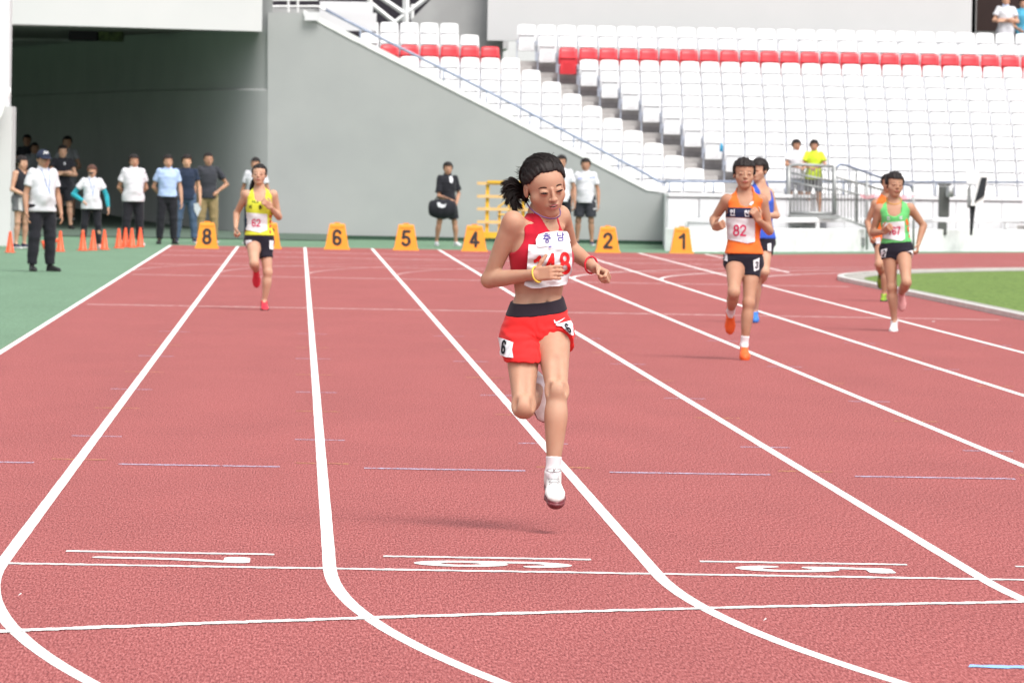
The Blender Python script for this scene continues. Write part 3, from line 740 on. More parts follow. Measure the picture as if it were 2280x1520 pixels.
# yellow hurdle rack
rk = thing('hurdle_rack', 'yellow metal rack standing against the grey wall', 'rack', tuple(G(1105, 536)))
M_YM = mat('yellow_painted_steel', (0.80, 0.45, 0.04), .5, nscale=5); RY = 160.8
M_YW = mat('pale_yellow_wood', (0.80, 0.50, 0.22), .6, nscale=5)
for y in (409, 438, 466, 495): part(MB().box(tuple((P(1062, y, RY)+P(1180, y, RY))/2), (118/110.7, .05, .062)), 'arm', M_YW, rk)
for y in (405.5,): part(MB().box(tuple((P(1085, y, RY)+P(1170, y, RY))/2+[0, -.03, 0]), (85/110.7, .05, .055)), 'arm', M_YM, rk)
for x0, w, y0, y1 in ((1085, 8, 405, 532), (1112, 6, 462, 520), (1133, 6, 455, 532), (1165, 8, 405, 532)):
    a2 = P(x0, y0, RY); b2 = P(x0, y1, RY); part(MB().box(((a2[0]+b2[0])/2, RY+.06, (a2[2]+b2[2])/2), (w/110.7, .06, a2[2]-b2[2])), 'post', M_YM, rk)
part(MB().tube([P(1108, 462, RY), P(1140, 440, RY)], .02, 6), 'brace', M_YM, rk); part(MB().tube([P(1110, 478, RY), P(1150, 478, RY)], .02, 6), 'brace', M_YM, rk)
part(MB().box(tuple((P(1075, 524, RY)+P(1180, 524, RY))/2), (105/110.7, .5, .12)), 'base', M_YM, rk)
# ================================================================ PEOPLE: implicit surfaces meshed with surface nets
def smin(a, b, k):
    h = np.clip(0.5+0.5*(b-a)/k, 0, 1); return b+(a-b)*h-k*h*(1-h)
def smax(a, b, k): return -smin(-a, -b, k)
def capsule(p, a, b, ra, rb=None):
    a = np.asarray(a); b = np.asarray(b); rb = ra if rb is None else rb
    ba = b-a; pa = p-a; t = np.clip(pa@ba/(ba@ba+1e-12), 0, 1)
    return np.linalg.norm(pa-t[:, None]*ba, axis=1)-(ra+(rb-ra)*t)
def limb(p, a, b, prof, off=None):
    """capsule with a radius profile [(t,r)...]; off: bulge direction*amount at mid"""
    a = np.asarray(a); b = np.asarray(b); ba = b-a; pa = p-a; t = np.clip(pa@ba/(ba@ba+1e-12), 0, 1)
    ts = [q[0] for q in prof]; rs = [q[1] for q in prof]
    tt = np.linspace(0, 1, 41); rr = np.interp(tt, ts, rs); rr = np.convolve(np.pad(rr, 3, 'edge'), [1/7]*7, 'valid')
    r = np.interp(t, tt, rr); c = t[:, None]*ba
    if off is not None: c = c+np.sin(t*math.pi)[:, None]*np.asarray(off)
    return np.linalg.norm(pa-c, axis=1)-r
def ellipsoid(p, c, R, r):
    """R: rows are local axes"""
    q = (p-np.asarray(c))@np.asarray(R).T; r = np.asarray(r)
    k0 = np.linalg.norm(q/r, axis=1); k1 = np.linalg.norm(q/(r*r), axis=1)+1e-9
    return k0*(k0-1)/k1
I3 = np.eye(3)
def rbox(p, c, R, h, r):
    q = np.abs((p-np.asarray(c))@np.asarray(R).T)-(np.asarray(h)-r)
    return np.linalg.norm(np.maximum(q, 0), axis=1)+np.minimum(q.max(1), 0)-r
def tsdf(p, T, ga=1.0, grow=(0, 0)):
    """torso: elliptical sections along a spine; T: dict(base, top, l0, l1, st, bend)"""
    a, b = T['base'], T['top']; ba = b-a; Lh = np.linalg.norm(ba); ax = ba/Lh
    t = (p-a)@ax/Lh
    st = T['st']; ts = st[:, 0]; tc = np.clip(t, ts[0], ts[-1])
    c = a+tc[:, None]*ba
    if T.get('bend') is not None: c = c+(np.sin(np.clip(tc, 0, 1)*math.pi))[:, None]*T['bend']
    w = np.clip(tc, 0, 1)[:, None]; L = T['l0']*(1-w)+T['l1']*w; L = L-(L@ax)[:, None]*ax; L /= np.linalg.norm(L, axis=1)[:, None]
    N = np.cross(L, ax)                      # depth axis
    d = p-c; u = (d*L).sum(1); v = (d*N).sum(1); z = (t-tc)*Lh
    A = np.interp(tc, ts, st[:, 1])+grow[0]; B = np.interp(tc, ts, st[:, 2])+grow[1]
    Cz = 0.05
    k0 = np.sqrt((u/A)**2+(v/B)**2+(z/Cz)**2); k1 = np.sqrt((u/A**2)**2+(v/B**2)**2+(z/Cz**2)**2)+1e-9
    return k0*(k0-1)/k1
def tlocal(p, T):
    """(t, u, v) torso coordinates"""
    a, b = T['base'], T['top']; ba = b-a; Lh = np.linalg.norm(ba); ax = ba/Lh
    t = (p-a)@ax/Lh; w = np.clip(t, 0, 1)[:, None]; L = T['l0']*(1-w)+T['l1']*w; L = L-(L@ax)[:, None]*ax; L /= np.linalg.norm(L, axis=1)[:, None]
    N = np.cross(L, ax); d = p-(a+t[:, None]*ba)
    if T.get('bend') is not None: d = d-(np.sin(np.clip(t, 0, 1)*math.pi))[:, None]*T['bend']
    return t, (d*L).sum(1), (d*N).sum(1)

def surfnet(f, lo, hi, h, keep=None, newton=2):
    lo = np.asarray(lo, float); hi = np.asarray(hi, float)
    c = 4; n = np.ceil((hi-lo)/(h*c)).astype(int)+1
    N = n*c+1
    gx, gy, gz = [lo[i]+np.arange(n[i])*h*c+h*c/2 for i in range(3)]
    X, Y, Z = np.meshgrid(gx, gy, gz, indexing='ij'); pc = np.stack([X.ravel(), Y.ravel(), Z.ravel()], 1)
    dc = f(pc).reshape(X.shape)
    act = np.abs(dc) < h*c*1.45
    # fine values in the active blocks (shared corners)
    A = np.zeros(N, bool)
    blk = np.argwhere(act)
    if len(blk) == 0: return np.zeros((0, 3)), np.zeros((0, 4), int)
    off = np.stack(np.meshgrid(*[np.arange(c+1)]*3, indexing='ij'), -1).reshape(-1, 3)
    idx = (blk[:, None]*c+off[None]).reshape(-1, 3)
    lin = np.unique(np.ravel_multi_index(idx.T, N))
    ijk = np.stack(np.unravel_index(lin, N), 1)
    F = np.full(N, np.nan, np.float32).ravel()
    pf = lo+ijk*h
    out = np.empty(len(pf), np.float32)
    for s in range(0, len(pf), 400000): out[s:s+400000] = f(pf[s:s+400000])
    F[lin] = out; F = F.reshape(N)
    off2 = np.stack(np.meshgrid(*[np.arange(c)]*3, indexing='ij'), -1).reshape(-1, 3)
    cells = (blk[:, None]*c+off2[None]).reshape(-1, 3)
    cor = [(a, b, g) for a in (0, 1) for b in (0, 1) for g in (0, 1)]
    vals = np.stack([F[cells[:, 0]+a, cells[:, 1]+b, cells[:, 2]+g] for a, b, g in cor], 1)
    s = vals < 0; m = s.any(1) & ~s.all(1); cells = cells[m]; vals = vals[m]
    if keep is not None:
        kk = keep(lo+(cells+.5)*h); cells = cells[kk]; vals = vals[kk]
    acc = np.zeros((len(cells), 3)); cnt = np.zeros(len(cells))
    for i in range(8):
        for j in range(i+1, 8):
            if sum(abs(x-y) for x, y in zip(cor[i], cor[j])) != 1: continue
            a, b = vals[:, i], vals[:, j]; q = (a < 0) != (b < 0)
            t = a[q]/(a[q]-b[q]); acc[q] += np.array(cor[i])+t[:, None]*(np.array(cor[j])-np.array(cor[i])); cnt[q] += 1
    V = lo+(cells+acc/np.maximum(cnt, 1)[:, None])*h
    vid = np.full(N, -1, np.int64); vid[cells[:, 0], cells[:, 1], cells[:, 2]] = np.arange(len(cells))
    Q = []
    for ax in range(3):
        u, w = (ax+1) % 3, (ax+2) % 3
        e = np.zeros(3, int); e[ax] = 1; eu = np.zeros(3, int); eu[u] = 1; ew = np.zeros(3, int); ew[w] = 1
        g = cells; a = F[g[:, 0], g[:, 1], g[:, 2]]; q = g+e; b = F[q[:, 0], q[:, 1], q[:, 2]]
        mm = ((a < 0) != (b < 0)) & (g[:, u] > 0) & (g[:, w] > 0); g = g[mm]; neg = (a < 0)[mm]
        ids = [vid[tuple(x.T)] for x in (g, g-eu, g-eu-ew, g-ew)]
        q = np.stack(ids, 1); ok = (q >= 0).all(1); q = q[ok]; neg = neg[ok]
        q[~neg] = q[~neg][:, ::-1]; Q.append(q)
    Q = np.concatenate(Q)
    for _ in range(newton):
        d = f(V); e = h*.25
        gr = np.stack([f(V+np.eye(3)[i]*e)-d for i in range(3)], 1)/e
        gn = (gr**2).sum(1); st = -(d/np.maximum(gn, .2))[:, None]*gr
        ln = np.linalg.norm(st, axis=1); st *= np.minimum(1, h*.5/np.maximum(ln, 1e-9))[:, None]; V = V+st
    return V, Q
def merge(parts):
    V = []; F = []; n = 0
    for v, q in parts:
        V.append(v); F.append(q+n); n += len(v)
    return np.concatenate(V), np.concatenate(F)
def bounds(pts, m):
    pts = np.asarray(pts); return pts.min(0)-m, pts.max(0)+m

def cast(f, o, d, tmax, off=0.0, n=70, t0=0.0, relax=.8):
    """march points o along unit d until f=off; returns points and mask"""
    t = np.full(len(o), float(t0)); 
    for _ in range(n):
        v = f(o+d*t[:, None])-off; t = t+np.where(np.abs(v) < 2e-4, 0, v*relax)
    q = o+d*t[:, None]
    return q, (np.abs(f(q)-off) < 0.004) & (t < tmax)
def subdivide_poly(V, F, h):
    """refine a flat mesh so that it can follow a curved surface"""
    import bmesh
    bm = bmesh.new(); vs_ = [bm.verts.new(v) for v in V]; bm.verts.ensure_lookup_table()
    for f in F:
        try: bm.faces.new([vs_[i] for i in f])
        except ValueError: pass
    bmesh.ops.triangulate(bm, faces=bm.faces[:])
    for _ in range(7):
        es = [e for e in bm.edges if e.calc_length() > h]
        if not es: break
        bmesh.ops.subdivide_edges(bm, edges=es, cuts=1)
        bmesh.ops.triangulate(bm, faces=bm.faces[:])
    bm.verts.ensure_lookup_table(); bm.verts.index_update()
    W = np.array([v.co[:] for v in bm.verts]); T = np.array([[v.index for v in f.verts] for f in bm.faces]); bm.free()
    return W, T
def clipmesh(V, T, m):
    k = m[T].all(1); T = T[k]; u = np.unique(T); r = np.full(len(V), -1); r[u] = np.arange(len(u)); return V[u], r[T]
def decal_px(name, polys, f, Y, material, parent, off=.003, h=2.0, base=None, bump=None):
    """polygons given by their outline in photo pixels, laid onto the surface f (solid cloth, skin) near depth Y"""
    VV = []; FF = []; n = 0
    for poly in polys:
        W, T = subdivide_poly([(x, y, 0) for x, y in poly], [tuple(range(len(poly)))], h)
        VV.append(W); FF.append(T+n); n += len(W)
    W = np.concatenate(VV); T = np.concatenate(FF)
    return decal_pts(name, W[:, :2], T, f, Y, material, parent, off, base, bump)
def decal_pts(name, W, T, f, Y, material, parent, off=.003, base=None, bump=None):
    d = CF*FPX+CR*(W[:, :1]-1140)-CU*(W[:, 1:2]-760); o = CAM+d*((Y-.6)/d[:, 1:2]); d = d/np.linalg.norm(d, axis=1)[:, None]
    q, ok = cast(f, o, d, 1.5, off)
    if bump is not None: q = q-d*bump(W)[:, None]
    V, T = clipmesh(q, T, ok)
    if len(T) == 0: return None
    b = np.zeros(3) if base is None else base
    # face towards the camera
    nrm = np.cross(V[T[:, 1]]-V[T[:, 0]], V[T[:, 2]]-V[T[:, 0]]); flip = (nrm@np.array([0, -1, 0])) < 0; T[flip] = T[flip][:, ::-1]
    o_ = mesh_obj(name, V-b, T, material, parent, True)
    return o_
def stroke(pts, w):
    """outline polygon of a thick polyline (pixels)"""
    pts = np.array(pts, float); ws = np.full(len(pts), w) if np.isscalar(w) else np.array(w, float)
    t = np.gradient(pts, axis=0); t /= np.linalg.norm(t, axis=1)[:, None]+1e-9; n = np.stack([-t[:, 1], t[:, 0]], 1)
    return [tuple(x) for x in pts+n*ws[:, None]/2]+[tuple(x) for x in (pts-n*ws[:, None]/2)[::-1]]
def glyph_px(txt, x, y, hgt, rot=0.0, sx=1.0, bold=True):
    """(verts px, faces) of lettering centred at photo pixel (x,y) with height hgt px"""
    V, F = text_mesh(txt, 1.0, bold)
    if len(V) == 0: return None
    s_ = hgt/np.ptp(V[:, 1]); V = V[:, :2]*[s_*sx, -s_]; c, s2 = math.cos(rot), math.sin(rot)
    V = V@np.array([[c, s2], [-s2, c]])+[x, y]
    return V, F
def decal_text(name, txt, x, y, hgt, f, Y, material, parent, off=.005, rot=0.0, sx=1.0, base=None, bold=True, h=3.0, bump=None):
    g = glyph_px(txt, x, y, hgt, rot, sx, bold)
    if g is None: return None
    W, T = subdivide_poly([(a, b, 0) for a, b in g[0]], g[1], h)
    return decal_pts(name, W[:, :2], T, f, Y, material, parent, off, base, bump)

def decal_strokes(name, txt, x, y, hgt, f, Y, material, parent, off=.005, rot=0.0, sx=1.0, base=None, w=.16, bump=None, n=None):
    V, F = strokes_mesh(txt, w, n=n); V = V*[hgt*sx, -hgt]; c, s2 = math.cos(rot), math.sin(rot); V = V@np.array([[c, s2], [-s2, c]])+[x, y]
    return decal_pts(name, V, F, f, Y, material, parent, off, base, bump)
# ---- skin and cloth materials
def skin(name, c, sss=0.12):
    M = mat(name, c, 0.60, noise=1, bump=.05, nscale=9, sss=sss, spec=.3, col2=(c[0]*.90, c[1]*.78, c[2]*.74), detail=6)
    return M
def cloth(name, c, k=.86, bump=.12): return mat(name, c, 0.85, noise=1, bump=bump, nscale=9, spec=.15, col2=tuple(x*k for x in c), sheen=.1)
def wrinkle(p, amp, s=1.0, seed=0.0):
    return amp*(np.sin(31*s*p[:, 2]+9*s*p[:, 0]+seed+2*np.sin(14*p[:, 0]+seed))*.5+np.sin(47*s*p[:, 0]-22*s*p[:, 2]+seed*2+1.5*np.sin(17*p[:, 2]))*.3+np.sin(71*s*p[:, 2]+40*p[:, 1]+seed*3)*.2)

def hand_prims(wr, d, n, size, curl, side, spread=.12, thumb=None):
    """five-fingered hand. wr wrist, d direction of the palm, n palm normal (fingers close towards n), side: +1 puts the thumb at cross(d,n)"""
    d = norm(d); n = norm(n-d*np.dot(n, d)); s = np.cross(d, n)*side     # s: towards thumb
    L = size; pr = []                                    # L: hand length (.18 adult)
    pc = wr+d*L*.30
    kn = wr+d*L*.50
    pr.append(('b', pc, np.array([d, s, n]), (L*.27, L*.20, L*.075), L*.07))
    for i, (o, ln) in enumerate(((.155, .42), (.052, .47), (-.052, .44), (-.15, .35))):
        b0 = kn+s*L*o - n*L*.01; dd = norm(d+s*o*spread*3); r = L*(.050, .052, .049, .043)[i]
        ang = 0.0; p0 = b0; cu = curl[i] if isinstance(curl, (list, tuple)) else curl
        for j, (fr, cc) in enumerate(((.42, .9), (.32, 1.15), (.26, .8))):
            ang += cu*cc; v = dd*math.cos(ang)+n*math.sin(ang); p1 = p0+v*L*ln*fr
            pr.append(('c', p0, p1, r*(1-.07*j), r*(1-.07*(j+1)))); p0 = p1
    tb = wr+d*L*.14+s*L*.15
    tv = norm(d*.65+s*.65+n*.3) if thumb is None else norm(d*thumb[0]+s*thumb[1]+n*thumb[2])
    t1 = tb+tv*L*.24; tv2 = norm(tv*.75+d*.45+n*.25-s*.25) if thumb is None else norm(tv+n*.25-s*.15); t2 = t1+tv2*L*.20
    pr.append(('c', tb, t1, L*.068, L*.055)); pr.append(('c', t1, t2, L*.055, L*.045))
    return pr
def prim_eval(p, pr, k=.004):
    d = None
    for q in pr:
        v = capsule(p, q[1], q[2], q[3], q[4]) if q[0] == 'c' else rbox(p, q[1], q[2], q[3], q[4])
        d = v if d is None else smin(d, v, k)
    return d

def head_frame(yaw, pitch, roll, to_cam=(0, -1, 0)):
    """rows: right-of-face (image right when facing the camera), forward, up. yaw>0 turns the face towards image right"""
    cy, sy = math.cos(yaw), math.sin(yaw)
    f = np.array([sy, -cy, 0.0]); r = np.array([cy, sy, 0.0]); u = np.array([0, 0, 1.0])
    cp, sp = math.cos(pitch), math.sin(pitch)     # pitch>0: looks down
    f2 = f*cp-u*sp; u2 = u*cp+f*sp
    cr, sr = math.cos(roll), math.sin(roll)       # roll>0: top of head leans to image right
    r3 = r*cr-u2*sr; u3 = u2*cr+r*sr
    return np.array([r3, f2, u3])
def head_sdf(p, c, R, s, fem=False, fine=False):
    """c: centre of the head (between ears, brow height), s: head height"""
    q = (p-c)@R.T/s                      # units of head height: x right, y forward, z up
    E = lambda ce, r: ellipsoid(q, np.array(ce), I3, np.array(r))
    d = E((0, -.06, .13), (.335, .41, .36))                 # cranium
    d = smin(d, E((0, .10, -.15), (.262 if fem else .285, .27, .34)), .10)   # face
    d = smin(d, E((0, .20, -.40), (.12 if fem else .15, .12, .10)), .10)    # chin
    for sx in (-1, 1):
        d = smin(d, E((sx*.20, .14, -.13), (.095, .11, .09)), .09)            # cheeks
        d = smin(d, capsule(q, np.array((sx*.225, -.02, -.20)), np.array((sx*.06, .23, -.41)), .055, .055), .07)   # jaw
        d = smax(d, -E((sx*.135, .405, .012), (.075, .045, .035)), .05)        # eye sockets
        d = smin(d, E((sx*.13, .305, .01), (.075, .07, .055)), .02)           # lids
        e = E((sx*.345, -.04, -.03), (.035, .085, .12)); e = smax(e, -E((sx*.385, -.01, -.02), (.03, .05, .08)), .02)
        d = smin(d, e, .02)
    d = smin(d, capsule(q, np.array((0, .372, .06)), np.array((0, .432, -.10)), .022, .038), .04)   # nose
    d = smin(d, E((0, .42, -.115), (.060, .055, .034)), .03)
    for sx in (-1, 1): d = smin(d, E((sx*.05, .40, -.125), (.032, .035, .03)), .015)
    d = smin(d, E((0, .335, -.24), (.11, .062, .065)), .05)   # muzzle
    if fine:
        d = smin(d, E((0, .392, -.220), (.080, .018, .015)), .014)
        d = smin(d, E((0, .386, -.276), (.062, .020, .018)), .014)
        d = smax(d, -E((0, .410, -.246), (.062, .030, .012)), .008)
    else:
        d = smin(d, E((0, .395, -.245), (.08, .022, .035)), .012)
    return d*s
def male_st(H, b=1.0): return np.array([(-.17, .060, .055), (-.05, .092, .066), (.08, .098*b, .072*b), (.30, .088*b, .066*b), (.5, .092*b, .070*b), (.72, .100*b, .072), (.86, .090, .058), (.95, .060, .045), (1.06, .036, .036)])*np.array([1, H, H])
def fem_st(H, b=1.0): return np.array([(-.17, .058, .052), (-.05, .092, .064), (.08, .094*b, .068*b), (.33, .070*b, .054*b), (.5, .076*b, .060*b), (.72, .088*b, .066), (.88, .084, .052), (.97, .055, .040), (1.06, .034, .034)])*np.array([1, H, H])

class Person:
    """joints J in world metres; builds one continuous body mesh and its clothes"""
    def __init__(s, label, base, J, H=1.7, fem=False, bulk=1.0, yaw=0.0, hyaw=None, hpitch=0.0, hroll=0.0, skinm=None, hs=None,
                 res=.013, fres=.006, hands=None, arm=1.0, leg=1.0, bend=None, group=None, name='person', hand_res=None, hair=None):
        s.base = np.array(base, float); s.J = {k: np.array(v, float) for k, v in J.items()}; s.H = H; s.fem = fem; s.res = res; s.fres = fres
        s.arm = arm*H/1.7; s.leg = leg*H/1.7; J = s.J
        s.root = thing(name, label, 'person', s.base, 0, group)
        s.R = head_frame(yaw if hyaw is None else hyaw, hpitch, hroll)
        s.hs = hs or H/7.4*1.0
        s.T = dict(base=(J['hipL']+J['hipR'])/2, top=J['neck'], l0=norm(J['hipR']-J['hipL']), l1=norm(J['shR']-J['shL']), st=(fem_st if fem else male_st)(H, bulk), bend=bend)
        s.hp = []
        for sd in 'LR':
            h = (hands or {}).get(sd) or {}
            w = J['wr'+sd]; d = norm(J['hd'+sd]-w) if 'hd'+sd in J else norm(w-J['el'+sd])
            n = np.array(h.get('n', (1 if sd == 'L' else -1, 0, 0)), float); cu = h.get('curl', .35)
            s.hp.append((sd, hand_prims(w, d, n, h.get('size', .105*H), cu, h.get('side', 1 if sd == 'L' else -1), thumb=h.get('thumb')), w, d))
        s.skin = skinm
    def legs(s, p, g=0.0, only=None):
        J = s.J; k = s.leg; d = None
        for sd in 'LR':
            if only and sd not in only: continue
            th = limb(p, J['hip'+sd], J['kn'+sd], [(0, .088*k+g), (.3, .080*k+g), (.75, .060*k+g), (1, .052*k+g)])
            ax = norm(J['an'+sd]-J['kn'+sd]); tv = norm(J['kn'+sd]-J['hip'+sd]); back = -(tv-ax*np.dot(tv, ax)); 
            bk = norm(back) if np.linalg.norm(back) > .12 else np.array((0, 1, 0.))
            ca = limb(p, J['kn'+sd], J['an'+sd], [(0, .050*k+g), (.1, .047*k+g), (.30, .059*k+g), (.62, .044*k+g), (.9, .031*k+g), (1, .033*k+g)], bk*(-.012 if np.linalg.norm(back) > .12 else .012)*k)
            v = smin(th, ca, .02); v = smin(v, capsule(p, J['kn'+sd], J['kn'+sd]+norm(J['kn'+sd]-J['hip'+sd])*.012*k, .051*k+g), .02)
            if 'toe'+sd in J: v = smin(v, capsule(p, J['an'+sd], J['an'+sd]+norm(J['toe'+sd]-J['an'+sd])*.035, .030*k+g, .024*k+g), .02)
            d = v if d is None else np.minimum(d, v)
        return d
    def arms(s, p, g=0.0, only=None, split=False):
        J = s.J; k = s.arm; r = []
        for sd in 'LR':
            if only and sd not in only: continue
            up = limb(p, J['sh'+sd], J['el'+sd], [(0, .048*k+g), (.2, .048*k+g), (.5, .043*k+g), (.85, .036*k+g), (1, .036*k+g)])
            lo = limb(p, J['el'+sd], J['wr'+sd], [(0, .037*k+g), (.25, .040*k+g), (.6, .033*k+g), (.9, .026*k+g), (1, .026*k+g)])
            r.append((sd, smin(up, lo, .015)))
        return r
    def torso(s, p, grow=(0, 0)):
        J = s.J; d = tsdf(p, s.T, grow=grow); k = s.H/1.7
        up = s.T['top']-s.T['base']; ch = s.T['base']+up*.86
        for sd in 'LR':
            d = smin(d, capsule(p, ch+(J['sh'+sd]-ch)*.25, J['sh'+sd]-norm(up)*.012, .052*k*s.shr+grow[0]*.7, .044*s.arm*s.shr+grow[0]*.5), .035)
        return d
    def glut(s, p, g=0.0):
        N = np.cross(s.T['l0'], norm(s.T['top']-s.T['base'])); N = norm(N)   # points backwards or forwards
        if N[1]*s.T.get('fwdsign', 1) < 0: N = -N
        d = None
        for sd in 'LR':
            c = s.J['hip'+sd]+N*.025*s.H/1.7-np.array((0, 0, .02*(s.gl < 1)))
            v = np.linalg.norm(p-c, axis=1)-.088*s.leg*s.gl-g; d = v if d is None else smin(d, v, .03)
        return d
    def T2(s):
        if getattr(s, '_T2', None) is None:
            T = dict(s.T); st = s.T['st'].copy(); st[0, 0] = -.34; st[0, 1:] = st[2, 1:]*1.04; st[1, 1:] = st[2, 1:]*1.02; T['st'] = st; s._T2 = T
        return s._T2
    def garm(s, p, grow):
        J = s.J; d = tsdf(p, s.T2(), grow=grow); k = s.H/1.7; up = s.T['top']-s.T['base']; ch = s.T['base']+up*.86
        for sd in 'LR': d = smin(d, capsule(p, ch+(J['sh'+sd]-ch)*.25, J['sh'+sd]-norm(up)*.012, .052*k*s.shr+grow[0]*.7, .044*s.arm*s.shr+grow[0]*.5), .035)
        return d
    def body(s, p):
        d = smin(s.torso(p), s.legs(p), .03*s.H/1.7)
        d = smin(d, s.glut(p), .04)
        J = s.J; nk = .046 if s.fem else .055
        hc = J['head']; R = s.R; nt = hc-R[2]*s.hs*.30-R[1]*s.hs*.10
        d = smin(d, capsule(p, J['neck']-(J['neck']-s.T['base'])*.06, nt, nk*s.H/1.7*1.12, nk*s.H/1.7), .03)
        if s.extra is not None: d = s.extra(p, d)
        hd = head_sdf(p, hc, R, s.hs, s.fem, s.fine)
        d = smin(d, hd, .02)
        for sd, a in s.arms(p):
            sh = J['sh'+sd]; r = np.linalg.norm(p-sh, axis=1); k = .035*np.clip(1-(r-.04)/.14, .06, 1)
            hp = [h for h in s.hp if h[0] == sd][0]
            near = np.linalg.norm(p-hp[2], axis=1) < .30
            hv = np.full(len(p), .3)
            if near.any(): hv[near] = prim_eval(p[near], hp[1], .006)
            a = smin(a, hv, .012)
            h_ = np.clip(.5+.5*(a-d)/k, 0, 1); d = a+(d-a)*h_-k*h_*(1-h_)
        return d
    extra = None; fine = False; shr = 1.0; gl = 1.0
    def build_body(s, skip_legs=False):
        J = s.J; hc = J['head']; H = s.H
        pts = [v for v in J.values()]; lo, hi = bounds(pts, .2); f = s.body; parts = []
        hr = s.hs*.62; cen = hc; hz = s.R
        def inhead(p): return (np.linalg.norm(p-cen, axis=1) < hr)
        def inhead_m(p): return (np.linalg.norm(p-cen, axis=1) < hr-s.res*1.2)
        hands = []
        for sd, pr, w, d in s.hp: hands.append((w+d*.0, d))
        def inh(p, m=0.0):
            k = np.zeros(len(p), bool)
            for w, d in hands: k |= (((p-w)@d > m) & (np.linalg.norm(p-w, axis=1) < .24*H/1.7))
            return k
        use_h = s.fres < s.res
        near_arm = inh
        parts.append(surfnet(f, lo, hi, s.res, keep=(lambda p: ~inhead_m(p) & ~s.handmask(p, s.res*1.2)) if use_h else None))
        if use_h:
            parts.append(surfnet(f, cen-hr, cen+hr, s.fres, keep=inhead))
            for sd, pr, w, d in s.hp:
                c = w+d*.09*H/1.7; m = .125*H/1.7
                parts.append(surfnet(f, c-m, c+m, min(s.fres, .0045), keep=lambda p, sd=sd: s.handmask(p, -.002, sd)))
        V, F = merge(parts)
        s.body_obj = mesh_obj('body', V-s.base, F, s.skin, s.root, True)
        return s.body_obj
    def handmask(s, p, m, only=None):
        k = np.zeros(len(p), bool)
        for sd, pr, w, d in s.hp:
            if only and sd != only: continue
            r = p-w; a = r@d
            q = (a > m) & (np.linalg.norm(r, axis=1) < .2*s.H/1.7)
            if q.any():
                v = np.full(len(p), 1.0); v[q] = prim_eval(p[q], pr, .006); q &= v < .02+max(0, -m)
                if m > 0: q &= v < .02-m*.4
            k |= q
        return k
    def cloth(s, name, f, material, lo, hi, res=None, parent=None, newton=2):
        V, F = surfnet(f, lo, hi, res or s.res*.85, newton=newton)
        if len(F) == 0: return None
        return mesh_obj(name, V-s.base, F, material, parent or s.root, True)
    # --- garments -----------------------------------------------------
    def hem(s, p, t): tt, u, v = tlocal(p, s.T); return (t-tt)*np.linalg.norm(s.T['top']-s.T['base'])
    def neckhole(s, p, r, drop=.0):
        J = s.J; ax = norm(J['head']-J['neck']); f_ = s.front()
        a = J['neck']-f_*.01-ax*.03; return capsule(p, a+f_*(drop*1.0+.03*(drop > .02))-ax*drop, J['neck']+ax*.14-f_*.0, r*(.85 if drop > .02 else 1), r*1.05)
    def front(s):
        N = np.cross(s.T['l1'], norm(s.T['top']-s.T['base'])); N = norm(N); 
        return N if N[1] < 0 else -N
    def shirt(s, material, slv=.5, hem=-.12, loose=.012, neck=.062, drop=.01, name='shirt', wr=.004, seed=0.0, collar=None, belly=0.0, tuck=False):
        k = s.H/1.7
        def f(p):
            d = s.garm(p, (loose*.45, loose*1.3))
            if belly: d = smin(d, ellipsoid(p, s.T['base']+(s.T['top']-s.T['base'])*.28+s.front()*.05, I3, (.14*k, .10*k+belly, .15*k)), .05)
            if hem < 0 and not tuck: d = smin(d, s.glut(p, loose-.004), .05)
            for sd in 'LR':
                a, b = s.J['sh'+sd], s.J['el'+sd]; e = a+(b-a)*slv; ax = norm(b-a)
                v = capsule(p, a-np.array((0, 0, .003)), e+ax*.03, .049*s.arm+loose*.40, .048*s.arm+loose*1.0)
                v = np.maximum(v, (p-e)@ax)
                r = np.linalg.norm(p-a, axis=1); kk = .04*np.clip(1-(r-.04)/.13, .08, 1); h_ = np.clip(.5+.5*(v-d)/kk, 0, 1); d = v+(d-v)*h_-kk*h_*(1-h_)
            d = d+wrinkle(p, wr, 1, seed)
            d = np.maximum(d, s.hem(p, hem)); d = np.maximum(d, -s.neckhole(p, neck*k, drop))
            return d
        s.shirt_f = f
        lo, hi = bounds([s.J[x] for x in ('shL', 'shR', 'elL', 'elR', 'hipL', 'hipR', 'neck')], .2)
        return s.cloth(name, f, material, lo, hi)
    def collar(s, material, parent=None):
        k = s.H/1.7; J = s.J; ax = norm(J['head']-J['neck'])
        def f(p):
            d = np.abs(capsule(p, J['neck']-ax*.03, J['neck']+ax*.12, .066*k, .062*k))-.006
            fr = s.front(); d = np.maximum(d, (p-(J['neck']+ax*.035+fr*-.0))@ax-.012*1-.0); d = np.maximum(d, -((p-(J['neck']-ax*.035))@ax))
            return np.maximum(d, -(capsule(p, J['neck']+fr*.09-ax*.06, J['neck']+fr*.09+ax*.1, .018, .04)))
        return s.cloth('collar', f, material, *bounds([J['neck']], .14), res=.007, parent=parent)
